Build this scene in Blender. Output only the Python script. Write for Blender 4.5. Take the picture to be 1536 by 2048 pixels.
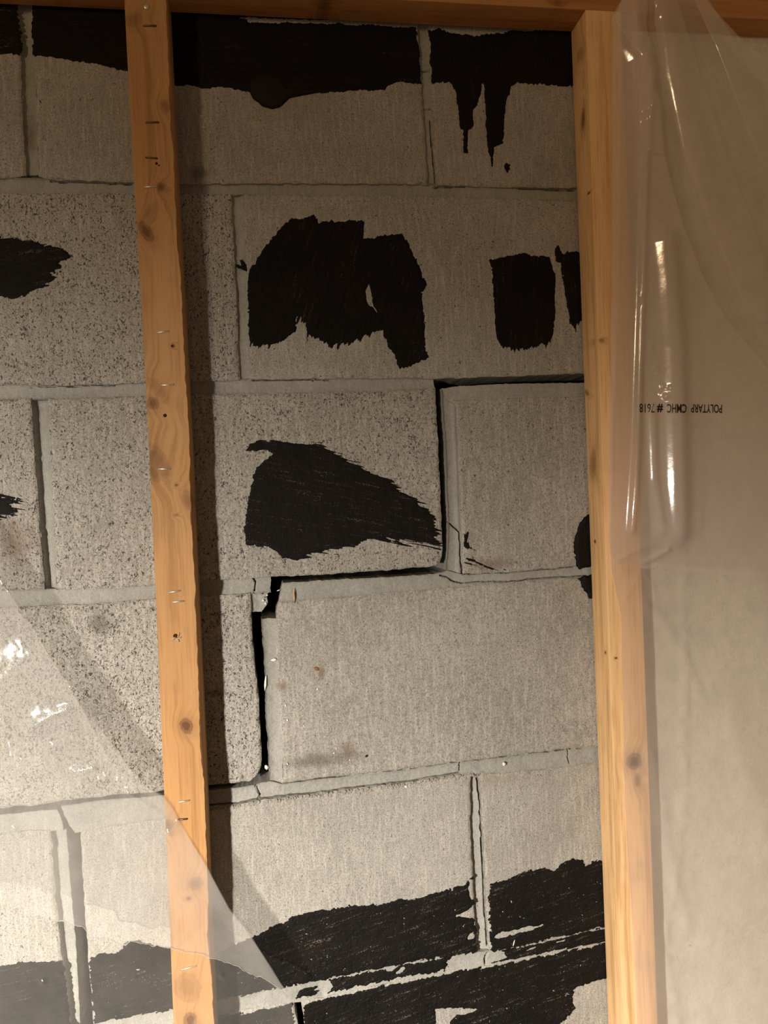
import bpy, math, random
import numpy as np
from mathutils import Matrix, Vector

# ------------------------------------------------------------------ camera
ZO = 2.05                      # lifts the wall so that the top plate sits at ceiling height (metres)
YAW, PITCH, ROLL = 0.152428, 0.0195614, -0.042409
CAM = np.array([1.68616, -806.954, -313.008])      # mm, wall plane is y = 0, x right, z up
FPX = 1603.46                                      # focal length in pixels of the 1536x2048 frame

def _rot(y, p, r):
    cy, sy, cp, sp, cr, sr = np.cos(y), np.sin(y), np.cos(p), np.sin(p), np.cos(r), np.sin(r)
    B = np.array([[1, 0, 0], [0, 0, -1], [0, 1, 0]], float)
    Ry = np.array([[cy, 0, -sy], [0, 1, 0], [sy, 0, cy]])
    Rx = np.array([[1, 0, 0], [0, cp, -sp], [0, sp, cp]])
    Rz = np.array([[cr, -sr, 0], [sr, cr, 0], [0, 0, 1]])
    return Rz @ Rx @ Ry @ B
RM = _rot(YAW, PITCH, ROLL)

def W(px, y=0.0):
    """photo pixels -> points (mm) on the vertical plane at depth y"""
    px = np.asarray(px, float).reshape(-1, 2)
    d = np.stack([(px[:, 0] - 768) / FPX, (px[:, 1] - 1024) / FPX, np.ones(len(px))], 1) @ RM
    t = (y - CAM[1]) / d[:, 1]
    return CAM + d * t[:, None]

def WX(px, x):
    """photo pixel -> point (mm) on the plane x = const"""
    d = np.array([(px[0] - 768) / FPX, (px[1] - 1024) / FPX, 1.0]) @ RM
    return CAM + d * ((x - CAM[0]) / d[0])

scene = bpy.context.scene
for o in list(bpy.data.objects):
    bpy.data.objects.remove(o)
cd = bpy.data.cameras.new('camera'); cam = bpy.data.objects.new('camera', cd)
scene.collection.objects.link(cam)
right, down, fwd = RM
m = Matrix(((right[0], -down[0], -fwd[0]), (right[1], -down[1], -fwd[1]), (right[2], -down[2], -fwd[2])))
cam.matrix_world = Matrix.Translation(Vector((CAM[0] / 1000, CAM[1] / 1000, CAM[2] / 1000 + ZO))) @ m.to_4x4()
cd.sensor_fit = 'VERTICAL'; cd.sensor_height = 36.0; cd.lens = FPX / 2048 * 36.0
cd.clip_start = 0.01
scene.camera = cam

# ------------------------------------------------------------------ world and lights
world = bpy.data.worlds.new('world'); scene.world = world
world.use_nodes = True
bg = world.node_tree.nodes['Background']
bg.inputs[0].default_value = (1.0, 0.66, 0.38, 1); bg.inputs[1].default_value = 0.125

def add_light(name, kind, loc, target, energy, color, **kw):
    l = bpy.data.lights.new(name, kind); l.energy = energy; l.color = color
    for k, v in kw.items(): setattr(l, k, v)
    o = bpy.data.objects.new(name, l); scene.collection.objects.link(o)
    o.location = (loc[0] / 1000, loc[1] / 1000, loc[2] / 1000 + ZO)
    d = Vector(((target[0] - loc[0]), (target[1] - loc[1]), (target[2] - loc[2])))
    o.rotation_euler = d.to_track_quat('-Z', 'Y').to_euler()
    return o
# shaded work lamp to the left of the camera, its shade throws the light downwards
add_light('work_lamp', 'SPOT', (-700, -1250, -440), (-1000, 0, -2500), 330, (1.0, 0.935, 0.83),
          spot_size=math.radians(171), spot_blend=1.0, shadow_soft_size=0.03)
# the warm bulb of the basement, well behind and to the left of the camera
add_light('basement_bulb', 'POINT', (-1300, -2000, 250), (0, 0, 0), 34, (1.0, 0.70, 0.40), shadow_soft_size=0.09)

vs = scene.view_settings
vs.view_transform = 'Standard'; vs.look = 'None'; vs.gamma = 1.0; vs.use_curve_mapping = False
vs.exposure = 0.0

# ------------------------------------------------------------------ numpy helpers
rng = np.random.default_rng(7)
TBL = rng.random(65536)
def vnoise(x, y, seed=0):
    x = np.asarray(x, float); y = np.asarray(y, float)
    ix = np.floor(x).astype(np.int64); iy = np.floor(y).astype(np.int64)
    fx = x - ix; fy = y - iy
    fx = fx * fx * (3 - 2 * fx); fy = fy * fy * (3 - 2 * fy)
    def h(a, b): return TBL[((a * 73856093) ^ (b * 19349663) ^ (seed * 83492791 + 1013)) & 65535]
    return (h(ix, iy) * (1 - fx) + h(ix + 1, iy) * fx) * (1 - fy) + (h(ix, iy + 1) * (1 - fx) + h(ix + 1, iy + 1) * fx) * fy - 0.5
def fbm(x, y, seed=0, oct=4):
    s = 0; a = 1.0
    for k in range(oct):
        s = s + a * vnoise(x * 2 ** k, y * 2 ** k, seed + k * 17); a *= 0.5
    return s
def resample(P, n):
    P = np.asarray(P, float); s = np.r_[0, np.cumsum(np.linalg.norm(np.diff(P, axis=0), axis=1))]
    t = np.linspace(0, s[-1], n)
    return np.stack([np.interp(t, s, P[:, k]) for k in range(P.shape[1])], 1)
def plen(P): return np.linalg.norm(np.diff(np.asarray(P, float), axis=0), axis=1).sum()
def dist_poly(x, z, L):
    """distance of points to a polyline"""
    x = np.asarray(x, float); d = np.full(x.shape, 1e9)
    for (ax, az), (bx, bz) in zip(L[:-1], L[1:]):
        vx, vz = bx - ax, bz - az; q = vx * vx + vz * vz + 1e-12
        t = np.clip(((x - ax) * vx + (z - az) * vz) / q, 0, 1)
        d = np.minimum(d, np.hypot(x - ax - t * vx, z - az - t * vz))
    return d
def inside(x, z, L):
    c = np.zeros(x.shape, bool)
    n = len(L)
    for i in range(n):
        (ax, az), (bx, bz) = L[i], L[(i + 1) % n]
        if az == bz: continue
        c ^= ((az > z) != (bz > z)) & (x < (bx - ax) * (z - az) / (bz - az) + ax)
    return c
def sdist(x, z, L):
    L = [tuple(p) for p in L]
    d = dist_poly(x, z, L + [L[0]])
    return np.where(inside(x, z, L), d, -d)

def make_mesh(name, V, quads=None, tris=None, mat=None, smooth=True):
    """V in mm (N,3)"""
    me = bpy.data.meshes.new(name)
    V = np.asarray(V, np.float64) / 1000.0
    V = V.copy(); V[:, 2] += ZO
    nq = 0 if quads is None else len(quads); nt = 0 if tris is None else len(tris)
    me.vertices.add(len(V)); me.vertices.foreach_set('co', V.astype(np.float32).ravel())
    loops = []
    if nq: loops.append(np.asarray(quads, np.int32).ravel())
    if nt: loops.append(np.asarray(tris, np.int32).ravel())
    loops = np.concatenate(loops)
    me.loops.add(len(loops)); me.loops.foreach_set('vertex_index', loops)
    me.polygons.add(nq + nt)
    st = np.r_[np.arange(nq) * 4, nq * 4 + np.arange(nt) * 3].astype(np.int32)
    me.polygons.foreach_set('loop_start', st)
    me.update(calc_edges=True); me.validate()
    if smooth: me.polygons.foreach_set('use_smooth', np.ones(len(me.polygons), bool))
    if mat: me.materials.append(mat)
    return me
def obj(name, me, parent=None, **props):
    o = bpy.data.objects.new(name, me); scene.collection.objects.link(o)
    if parent is not None: o.parent = parent
    for k, v in props.items(): o[k] = v
    return o
def thing(name, label, category, group=None):
    o = bpy.data.objects.new(name, None); scene.collection.objects.link(o)
    o['label'] = label; o['category'] = category
    if group: o['group'] = group
    return o

# ------------------------------------------------------------------ materials
def new_mat(name):
    mt = bpy.data.materials.new(name); mt.use_nodes = True
    nt = mt.node_tree; nt.nodes.clear()
    return mt, nt
class NB:
    """tiny node builder"""
    def __init__(s, nt): s.nt = nt
    def n(s, t, **kw):
        nd = s.nt.nodes.new(t)
        for k, v in kw.items(): setattr(nd, k, v)
        return nd
    def link(s, a, b): s.nt.links.new(a, b)
    def put(s, sock, v):
        if hasattr(v, 'is_output') or isinstance(v, bpy.types.NodeSocket): s.link(v, sock)
        else: sock.default_value = v
    def math(s, op, a, b=0.0, c=None, clamp=False):
        nd = s.n('ShaderNodeMath', operation=op, use_clamp=clamp)
        s.put(nd.inputs[0], a); s.put(nd.inputs[1], b)
        if c is not None: s.put(nd.inputs[2], c)
        return nd.outputs[0]
    def ramp(s, v, lo, hi, a=0.0, b=1.0):
        nd = s.n('ShaderNodeMapRange', clamp=True, interpolation_type='SMOOTHSTEP')
        s.put(nd.inputs['Value'], v); s.put(nd.inputs['From Min'], lo); s.put(nd.inputs['From Max'], hi)
        s.put(nd.inputs['To Min'], a); s.put(nd.inputs['To Max'], b)
        return nd.outputs[0]
    def mix(s, f, a, b):
        nd = s.n('ShaderNodeMix', data_type='RGBA')
        s.put(nd.inputs[0], f); s.put(nd.inputs[6], a); s.put(nd.inputs[7], b)
        return nd.outputs[2]
    def coords(s, scale=(1, 1, 1), rot=(0, 0, 0)):
        tc = s.n('ShaderNodeTexCoord'); mp = s.n('ShaderNodeMapping')
        s.link(tc.outputs['Object'], mp.inputs[0])
        mp.inputs['Scale'].default_value = scale; mp.inputs['Rotation'].default_value = rot
        return mp.outputs[0]
    def noise(s, vec, scale, detail=4, rough=0.55, dist=0.0):
        nd = s.n('ShaderNodeTexNoise'); s.link(vec, nd.inputs['Vector'])
        nd.inputs['Scale'].default_value = scale; nd.inputs['Detail'].default_value = detail
        nd.inputs['Roughness'].default_value = rough; nd.inputs['Distortion'].default_value = dist
        return nd.outputs[0]
    def voro(s, vec, scale, feature='F1'):
        nd = s.n('ShaderNodeTexVoronoi', feature=feature); s.link(vec, nd.inputs['Vector'])
        nd.inputs['Scale'].default_value = scale
        return nd.outputs['Distance']
    def attr(s, name):
        nd = s.n('ShaderNodeAttribute', attribute_type='OBJECT', attribute_name=name)
        return nd.outputs['Fac']
    def bump(s, h, strength, dist, normal=None):
        nd = s.n('ShaderNodeBump'); s.put(nd.inputs['Height'], h)
        nd.inputs['Strength'].default_value = strength; nd.inputs['Distance'].default_value = dist
        if normal is not None: s.link(normal, nd.inputs['Normal'])
        return nd.outputs[0]
    def principled(s, col, rough=0.9, normal=None, spec=0.3, metal=0.0):
        p = s.n('ShaderNodeBsdfPrincipled'); s.put(p.inputs['Base Color'], col); s.put(p.inputs['Roughness'], rough)
        s.put(p.inputs['Specular IOR Level'], spec); s.put(p.inputs['Metallic'], metal)
        if normal is not None: s.link(normal, p.inputs['Normal'])
        return p
    def out(s, sh):
        o = s.n('ShaderNodeOutputMaterial'); s.link(sh, o.inputs[0])
    def xyz(s):
        tc = s.n('ShaderNodeTexCoord'); sp = s.n('ShaderNodeSeparateXYZ'); s.link(tc.outputs['Object'], sp.inputs[0])
        return sp.outputs
    def ellipse(s, X, Z, cx, cz, rx, rz, ang=0.0):
        """normalised distance to the centre of an ellipse in the x-z plane, metres"""
        dx = s.math('SUBTRACT', X, cx); dz = s.math('SUBTRACT', Z, cz)
        c, si = math.cos(ang), math.sin(ang)
        u = s.math('MULTIPLY_ADD', dx, c / rx, s.math('MULTIPLY', dz, si / rx))
        v = s.math('MULTIPLY_ADD', dx, -si / rz, s.math('MULTIPLY', dz, c / rz))
        return s.math('SQRT', s.math('ADD', s.math('MULTIPLY', u, u), s.math('MULTIPLY', v, v)))

def m3(p): return p[0] / 1000.0, p[2] / 1000.0 + ZO     # world x, z in metres

# dirt marks on the block faces: pixel centre, radii (mm), tint, strength
STAINS = [((398, 345), 15, 9, 0), ((200, 1245), 14, 20, 0), ((642, 1345), 4, 9, 1), ((695, 1500), 9, 10, 1),
          ((640, 1520), 45, 10, 0), ((575, 215), 55, 30, 2), ((985, 1128), 30, 8, 1), ((30, 1080), 25, 30, 1),
          ((60, 260), 7, 22, 1), ((1000, 1560), 50, 8, 2), ((565, 1372), 9, 7, 1), ((430, 1385), 16, 5, 0)]
def concrete(name, ca, cb, pit_col, pit_default, bump_s, stains=True, stri=1.0, gr=1.0):
    mt, nt = new_mat(name); b = NB(nt)
    v = b.coords(); vz = b.coords((1, 1, 0.10))
    big = b.noise(v, 9, 5, 0.6); mid = b.noise(v, 60, 5, 0.6)
    grain = b.noise(v, 640, 4, 0.72); mott = b.noise(b.coords((1, 1, 0.7)), 230, 4, 0.72); streak = b.noise(vz, 330, 3, 0.6)
    pits_n = b.noise(b.coords((1, 1, 0.7)), 520, 3, 0.66, 1.0)
    pits = b.attr('pits')
    thr = b.math('MULTIPLY_ADD', pits, -0.14, 0.475)
    thr = b.math('ADD', thr, b.math('MULTIPLY', b.math('SUBTRACT', mid, 0.5), 0.26))
    # dark where the noise falls under 1-thr
    lowt = b.math('SUBTRACT', 0.76, thr)
    pit = b.ramp(pits_n, b.math('SUBTRACT', lowt, 0.03), b.math('ADD', lowt, 0.008), 1, 0)
    col = b.mix(b.ramp(big, 0.3, 0.7), ca + (1,), cb + (1,))
    col = b.mix(b.ramp(mid, 0.35, 0.75, 0, 0.30), col, tuple(c * 0.62 for c in ca) + (1,))
    col = b.mix(b.ramp(streak, 0.45, 0.70, 0, 0.46 * stri), col, tuple(min(1, c * 1.38) for c in cb) + (1,))
    col = b.mix(b.ramp(grain, 0.52, 0.70, 0, 0.62 * gr), col, tuple(min(1, c * 1.55) for c in cb) + (1,))
    col = b.mix(b.ramp(mott, 0.49, 0.32, 0, 0.36 * gr), col, tuple(c * 0.55 for c in ca) + (1,))
    col = b.mix(b.ramp(grain, 0.49, 0.33, 0, 0.85 * gr), col, tuple(c * 0.5 for c in ca) + (1,))
    if stains:
        X, Y, Z = b.xyz()
        for (px, rx, rz, k) in STAINS:
            cx, cz = m3(W([px])[0])
            d = b.ellipse(X, Z, cx, cz, rx / 1000, rz / 1000)
            d = b.math('ADD', d, b.math('MULTIPLY', b.math('SUBTRACT', mid, 0.5), 2.2))
            tint = [(0.11, 0.10, 0.085, 1), (0.17, 0.095, 0.06, 1), (0.30, 0.24, 0.18, 1)][k]
            col = b.mix(b.ramp(d, 1.15, 0.1, 0, (0.62, 0.55, 0.35)[k]), col, tint)
    col = b.mix(b.math('MULTIPLY', pit, 0.88), col, pit_col + (1,))
    h = b.math('ADD', b.math('MULTIPLY', grain, 0.8), b.math('MULTIPLY', streak, 0.35 * stri))
    h = b.math('ADD', h, b.math('MULTIPLY', mott, 0.9))
    h = b.math('SUBTRACT', h, b.math('MULTIPLY', pit, 0.8))
    h = b.math('ADD', h, b.math('MULTIPLY', mid, 0.5))
    nrm = b.bump(h, bump_s, 0.0016)
    p = b.principled(col, 0.95, nrm, 0.12)
    b.out(p.outputs[0]); return mt
M_BLOCK = concrete('concrete_block', (0.345, 0.325, 0.29), (0.43, 0.41, 0.37), (0.040, 0.035, 0.029), 0.3, 0.6)
M_MORTAR = concrete('mortar', (0.32, 0.315, 0.288), (0.385, 0.38, 0.35), (0.10, 0.09, 0.08), 0.0, 0.30, True, 0.35, 0.5)
M_PARGE = concrete('parged_wall', (0.78, 0.72, 0.62), (0.88, 0.82, 0.72), (0.14, 0.12, 0.10), 0.0, 0.5, False, 0.15, 0.45)
M_GAP_DARK = concrete('painted_gap_dark', (0.05, 0.045, 0.04), (0.07, 0.06, 0.05), (0.02, 0.02, 0.02), 0.0, 0.4, False, 0.0)  # shade of the hollow behind the open cracks, put into the backing's colour

def tar_material(name, ang, col=(0.0062, 0.0055, 0.0048), speck=0.5, rough=0.55):
    mt, nt = new_mat(name); b = NB(nt)
    c, s = math.cos(ang), math.sin(ang)
    # brush direction: compress coordinates along it
    v = b.coords((1, 1, 1))
    mp = b.n('ShaderNodeMapping'); mp.vector_type = 'TEXTURE'
    b.link(v, mp.inputs[0]); mp.inputs['Rotation'].default_value = (0, -ang, 0); mp.inputs['Scale'].default_value = (14, 1, 1)
    st = b.noise(mp.outputs[0], 420, 4, 0.65); st2 = b.noise(mp.outputs[0], 150, 3, 0.6)
    v0 = b.coords(); fine = b.noise(v0, 520, 3, 0.6); big = b.noise(v0, 26, 4, 0.6)
    pat = b.noise(v0, 900, 2, 0.5)
    h = b.math('ADD', b.math('MULTIPLY', st, 0.8), b.math('ADD', b.math('MULTIPLY', st2, 0.8), b.math('MULTIPLY', fine, 0.5)))
    colr = b.mix(b.ramp(big, 0.4, 0.75), col + (1,), (0.012, 0.0085, 0.0062, 1))
    wear = b.math('MULTIPLY', b.ramp(b.math('ADD', b.math('MULTIPLY', st, 0.55), b.math('MULTIPLY', pat, 0.45)), 0.565, 0.66), b.ramp(big, 0.40, 0.62, 0.10, 1.0))
    colr = b.mix(b.math('MULTIPLY', wear, speck), colr, (0.26, 0.235, 0.20, 1))
    nrm = b.bump(h, 0.75, 0.0012)
    p = b.principled(colr, b.ramp(big, 0.3, 0.7, rough + 0.08, rough + 0.25), nrm, 0.14)
    b.out(p.outputs[0]); return mt

def wood_material(name, axis, knots, base=(0.46, 0.242, 0.088), yplane=-41, ring=1.0, cd=0.0):
    """axis: 'z' for studs, 'x' for the plate. knots: (pixel, rx mm, rz mm, angle, darkness)"""
    mt, nt = new_mat(name); b = NB(nt)
    X, Y, Z = b.xyz()
    sc = (1, 1, 0.045) if axis == 'z' else (0.045, 1, 1)
    v = b.coords(sc)
    along = Z if axis == 'z' else X
    warp = None
    kmask = None; kcore = None
    for (px, rx, rz, ang, dk) in knots:
        if len(px) == 3:                      # on the side face x = px[2]
            q_ = WX(px[:2], px[2]); d = b.ellipse(Y, Z, q_[1] / 1000, q_[2] / 1000 + ZO, rx / 1000, rz / 1000, ang)
            d = b.math('ADD', d, b.ramp(X, px[2] / 1000 + 0.002, px[2] / 1000 + 0.006, 0, 9))
        else:
            cx, cz = m3(W([px], yplane)[0])
            d = b.ellipse(X, Z, cx, cz, rx / 1000, rz / 1000, ang)
        d = b.math('ADD', d, b.math('MULTIPLY', b.math('SUBTRACT', b.noise(b.coords(), 260, 2), 0.5), 0.7))
        core = b.math('MULTIPLY', b.ramp(d, 1.15, 0.55), dk)
        halo = b.math('MULTIPLY', b.ramp(d, 3.2, 0.8), 0.28 * dk)
        rim = b.math('MULTIPLY', b.math('MULTIPLY', b.ramp(d, 0.7, 1.0), b.ramp(d, 1.4, 1.05)), 0.45 * dk)
        t = b.math('ADD', b.math('MAXIMUM', core, halo), rim)
        kmask = t if kmask is None else b.math('MAXIMUM', kmask, t)
        w = b.ramp(d, 4.0, 0.9, 0, 0.0065)
        warp = w if warp is None else b.math('ADD', warp, w)
    if warp is not None:
        cmb = b.n('ShaderNodeCombineXYZ'); b.link(warp, cmb.inputs[0 if axis == 'z' else 2])
        va = b.n('ShaderNodeVectorMath', operation='ADD'); b.link(v, va.inputs[0]); b.link(cmb.outputs[0], va.inputs[1]); v = va.outputs[0]
    g1 = b.noise(v, 110, 4, 0.6, 0.4); g2 = b.noise(v, 420, 3, 0.6); g3 = b.noise(v, 28, 3, 0.55)
    bl = b.noise(b.coords(), 22, 4, 0.6)
    dark = tuple(c * f for c, f in zip(base, (0.66, 0.58, 0.48))); lite = tuple(min(1, c * f) for c, f in zip(base, (1.18, 1.25, 1.45)))
    col = b.mix(b.ramp(g3, 0.3, 0.7), base + (1,), lite + (1,))
    col = b.mix(b.ramp(g1, 0.48, 0.70, 0, 0.68 * ring), col, dark + (1,))
    col = b.mix(b.ramp(g2, 0.48, 0.74, 0, 0.5), col, dark + (1,))
    col = b.mix(b.ramp(bl, 0.5, 0.8, 0, 0.35), col, dark + (1,))
    if kmask is not None: col = b.mix(b.math('MINIMUM', kmask, 0.93), col, (0.10, 0.032, 0.010, 1))
    h = b.math('ADD', g1, b.math('MULTIPLY', g2, 0.6))
    nrm = b.bump(h, 0.30, 0.0010)
    p = b.principled(col, 0.62, nrm, 0.30)
    b.out(p.outputs[0]); return mt

def simple(name, col, rough=0.6, metal=0.0, spec=0.4, noise_amt=0.3):
    mt, nt = new_mat(name); b = NB(nt)
    n = b.noise(b.coords(), 900, 3)
    c = b.mix(b.ramp(n, 0.3, 0.75, 0, noise_amt), col + (1,), tuple(x * 0.55 for x in col) + (1,))
    p = b.principled(c, rough, b.bump(n, 0.3, 0.0004), spec, metal); b.out(p.outputs[0]); return mt
M_STEEL = simple('staple_steel', (0.72, 0.68, 0.60), 0.38, 0.75)
M_RUST = simple('dark_staple_steel', (0.16, 0.12, 0.09), 0.5, 0.8)
M_WHITE = simple('white_plaster', (0.86, 0.85, 0.82), 0.8, 0, 0.3, 0.12)
M_CRUMB = simple('grey_crumb', (0.35, 0.33, 0.30), 0.95, 0, 0.1, 0.5)
M_SLIVER = simple('pale_wood', (0.55, 0.40, 0.25), 0.8)
M_HOLE = simple('hole_shadowed_wood', (0.05, 0.022, 0.008), 0.9, 0, 0.1)
M_INK = simple('black_ink', (0.012, 0.011, 0.010), 0.5)

def film_material(name, haze, tint, rough, bump_s, gloss=1.0, trans_tint=(1, 1, 1)):
    """polyethylene film: see-through, slightly milky, shiny"""
    mt, nt = new_mat(name); b = NB(nt)
    v = b.coords()
    big = b.noise(v, 14, 4, 0.6); fine = b.noise(v, 120, 3, 0.6)
    lay = b.n('ShaderNodeLayerWeight'); lay.inputs[0].default_value = 0.35
    hz = b.math('ADD', haze, b.math('MULTIPLY', b.math('SUBTRACT', big, 0.5), min(0.22, haze * 1.2)))
    hz = b.math('ADD', hz, b.math('MULTIPLY', lay.outputs['Facing'], 0.12), clamp=True)
    nrm = b.bump(b.math('ADD', big, b.math('MULTIPLY', fine, 0.35)), bump_s, 0.004)
    tr = b.n('ShaderNodeBsdfTransparent'); tr.inputs[0].default_value = trans_tint + (1,)
    df = b.n('ShaderNodeBsdfDiffuse'); df.inputs[0].default_value = tint + (1,); b.link(nrm, df.inputs['Normal'])
    tl = b.n('ShaderNodeBsdfTranslucent'); tl.inputs[0].default_value = tint + (1,); b.link(nrm, tl.inputs['Normal'])
    m1 = b.n('ShaderNodeMixShader'); m1.inputs[0].default_value = 0.38
    b.link(df.outputs[0], m1.inputs[1]); b.link(tl.outputs[0], m1.inputs[2])
    m2 = b.n('ShaderNodeMixShader'); b.link(hz, m2.inputs[0]); b.link(tr.outputs[0], m2.inputs[1]); b.link(m1.outputs[0], m2.inputs[2])
    gl = b.n('ShaderNodeBsdfGlossy'); gl.inputs['Roughness'].default_value = rough; b.link(nrm, gl.inputs['Normal'])
    fc = b.n('ShaderNodeLayerWeight'); fc.inputs[0].default_value = 0.5; b.link(nrm, fc.inputs['Normal'])
    fr = b.math('MULTIPLY_ADD', b.math('POWER', fc.outputs['Facing'], 5.0), 0.9, 0.055)
    m3_ = b.n('ShaderNodeMixShader'); b.link(b.math('MULTIPLY', fr, gloss, clamp=True), m3_.inputs[0])
    b.link(m2.outputs[0], m3_.inputs[1]); b.link(gl.outputs[0], m3_.inputs[2])
    b.out(m3_.outputs[0]); return mt

# ------------------------------------------------------------------ the block wall
def coons(top, bot, left, right, res, y0=0.0, ext=(0, 0, 0, 0)):
    """edges are pixel polylines on the wall plane; returns X, Z grids (rows go down) and edge distances, mm"""
    T, B, L, R = [W(e)[:, [0, 2]] for e in (top, bot, left, right)]
    L[:, 0] -= ext[0]; R[:, 0] += ext[1]; T[:, 1] += ext[2]; B[:, 1] -= ext[3]
    tl = (T[0] + L[0]) / 2; tr = (T[-1] + R[0]) / 2; bl = (B[0] + L[-1]) / 2; br = (B[-1] + R[-1]) / 2
    T[0] = L[0] = tl; T[-1] = R[0] = tr; B[0] = L[-1] = bl; B[-1] = R[-1] = br
    nu = max(3, int(max(plen(T), plen(B)) / res)); nv = max(3, int(max(plen(L), plen(R)) / res))
    T, B = resample(T, nu), resample(B, nu); L, R = resample(L, nv), resample(R, nv)
    u = np.linspace(0, 1, nu)[None, :, None]; v = np.linspace(0, 1, nv)[:, None, None]
    P = (1 - v) * T[None] + v * B[None] + (1 - u) * L[:, None] + u * R[:, None] \
        - ((1 - u) * (1 - v) * tl + u * (1 - v) * tr + (1 - u) * v * bl + u * v * br)
    wd = (plen(T) + plen(B)) / 2; ht = (plen(L) + plen(R)) / 2
    U = np.broadcast_to(u[..., 0], P.shape[:2]); Vv = np.broadcast_to(v[..., 0], P.shape[:2])
    return P[..., 0].copy(), P[..., 1].copy(), U, Vv, wd, ht

def grid_mesh(name, X, Y, Z, depth, mat):
    nv, nu = X.shape
    V = np.stack([X, Y, Z], -1).reshape(-1, 3)
    i = np.arange(nv * nu).reshape(nv, nu)
    q = np.stack([i[:-1, :-1], i[1:, :-1], i[1:, 1:], i[:-1, 1:]], -1).reshape(-1, 4)
    loop = np.concatenate([i[0, :], i[1:, -1], i[-1, -2::-1], i[-2:0:-1, 0]])
    n = len(loop); a0 = len(V)
    front = V[loop].copy(); mid = front.copy(); mid[:, 1] = np.maximum(mid[:, 1], 0) + 12
    mid[:, 0] += 0.8 * fbm(mid[:, 0] / 5, mid[:, 2] / 5, 3); back = front.copy(); back[:, 1] = depth
    V = np.concatenate([V, front, mid, back])
    k = np.arange(n); k2 = (k + 1) % n
    s1 = np.stack([a0 + k, a0 + k2, a0 + n + k2, a0 + n + k], -1); s2 = s1 + n
    return make_mesh(name, V, np.concatenate([q, s1, s2]), None, mat)

wall_me = make_mesh('wall_back', np.array([[x, y, z] for x in (-330, 600) for y in (150, 190) for z in (-1110, 320)], float),
                    np.array([[0, 1, 3, 2], [4, 6, 7, 5], [0, 4, 5, 1], [2, 3, 7, 6], [0, 2, 6, 4], [1, 5, 7, 3]]), None, M_GAP_DARK, False)
WALL = obj('wall_back', wall_me, None, kind='structure', label='cracked grey concrete block wall with black tar patches')

LX, RX = -190, 1420            # left and right pixel limits of what is built
TOPY, BOTY = -230, 2400
# bed joints: top and bottom edges (pixels)
J1T = [(LX, 352), (0, 356), (100, 358), (250, 364), (400, 367), (600, 366), (860, 368), (1000, 373), (1155, 376), (RX, 381)]
J1B = [(LX, 386), (0, 386), (100, 386), (250, 385), (400, 386), (600, 390), (860, 391), (1155, 400), (RX, 408)]
J2T = [(LX, 776), (0, 770), (150, 770), (285, 766), (400, 763), (480, 760), (660, 757), (868, 756)]
J2B = [(LX, 804), (0, 797), (150, 797), (285, 792), (400, 789), (480, 787), (600, 786), (750, 783), (870, 776)]
G2U = [(867, 757), (944, 755), (1050, 751), (1166, 747), (RX, 734)]              # under edge of row 2 above the open joint
G2L = [(884, 776), (919, 772), (998, 768), (1166, 765), (RX, 757)]               # top of the mortar below the open joint
J2RB = [(895, 800), (968, 796), (1166, 791), (RX, 783)]
J3T = [(LX, 1190), (0, 1182), (100, 1180), (200, 1178), (305, 1172), (400, 1165), (480, 1158), (543, 1152)]
J3B = [(LX, 1222), (0, 1215), (100, 1211), (200, 1207), (305, 1198), (400, 1192), (500, 1187)]
G3U = [(543, 1154), (558, 1153), (589, 1152), (636, 1150), (719, 1144), (770, 1141), (820, 1137), (860, 1134), (875, 1131)]
J3RT = [(565, 1166), (605, 1164), (652, 1160), (719, 1157), (800, 1153), (880, 1146), (893, 1141), (927, 1149), (1010, 1145), (1150, 1133), (1175, 1130), (RX, 1106)]
J3RB = [(557, 1204), (673, 1194), (780, 1185), (892, 1175), (1001, 1166), (1165, 1154), (RX, 1132)]
G4U = [(LX, 1634), (0, 1616), (60, 1612), (117, 1603), (208, 1592), (325, 1582), (414, 1571), (467, 1567), (499, 1562), (513, 1551)]
J4LT = [(LX, 1650), (0, 1631), (60, 1624), (115, 1619)]
J4MT = [(121, 1612), (208, 1600), (325, 1591), (414, 1582), (480, 1575), (520, 1566), (540, 1562), (564, 1568), (673, 1554), (805, 1540), (919, 1524), (1111, 1502), (1193, 1494), (RX, 1466)]
J4LB = [(LX, 1690), (0, 1668), (60, 1662), (128, 1660)]
J4MB = [(150, 1664), (208, 1652), (321, 1636), (416, 1616), (471, 1612), (517, 1602), (619, 1590), (706, 1579), (815, 1566), (919, 1549), (1012, 1544), (1111, 1535), (1193, 1525), (RX, 1500)]
J5T = [(185, 2046), (346, 2021), (442, 2002), (572, 1976), (666, 1957), (840, 1922), (944, 1907), (1009, 1901), (1100, 1880), (1205, 1857), (RX, 1808)]
J5B = [(190, 2074), (346, 2047), (442, 2029), (585, 2004), (638, 1998), (746, 1973), (840, 1956), (898, 1943), (970, 1933), (1074, 1912), (1205, 1886), (RX, 1838)]
J5LT = [(LX, 2104), (0, 2076), (138, 2052)]
J5LB = [(LX, 2134), (0, 2106), (145, 2080)]
def cut(line, x0, x1):
    """part of a bed-joint edge between two x values"""
    L = np.array(line, float); a = np.array([x0, np.interp(x0, L[:, 0], L[:, 1])]); c = np.array([x1, np.interp(x1, L[:, 0], L[:, 1])])
    if x0 < L[0, 0]: a[1] = L[0, 1]
    return np.vstack([a, L[(L[:, 0] > x0) & (L[:, 0] < x1)], c])
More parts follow.
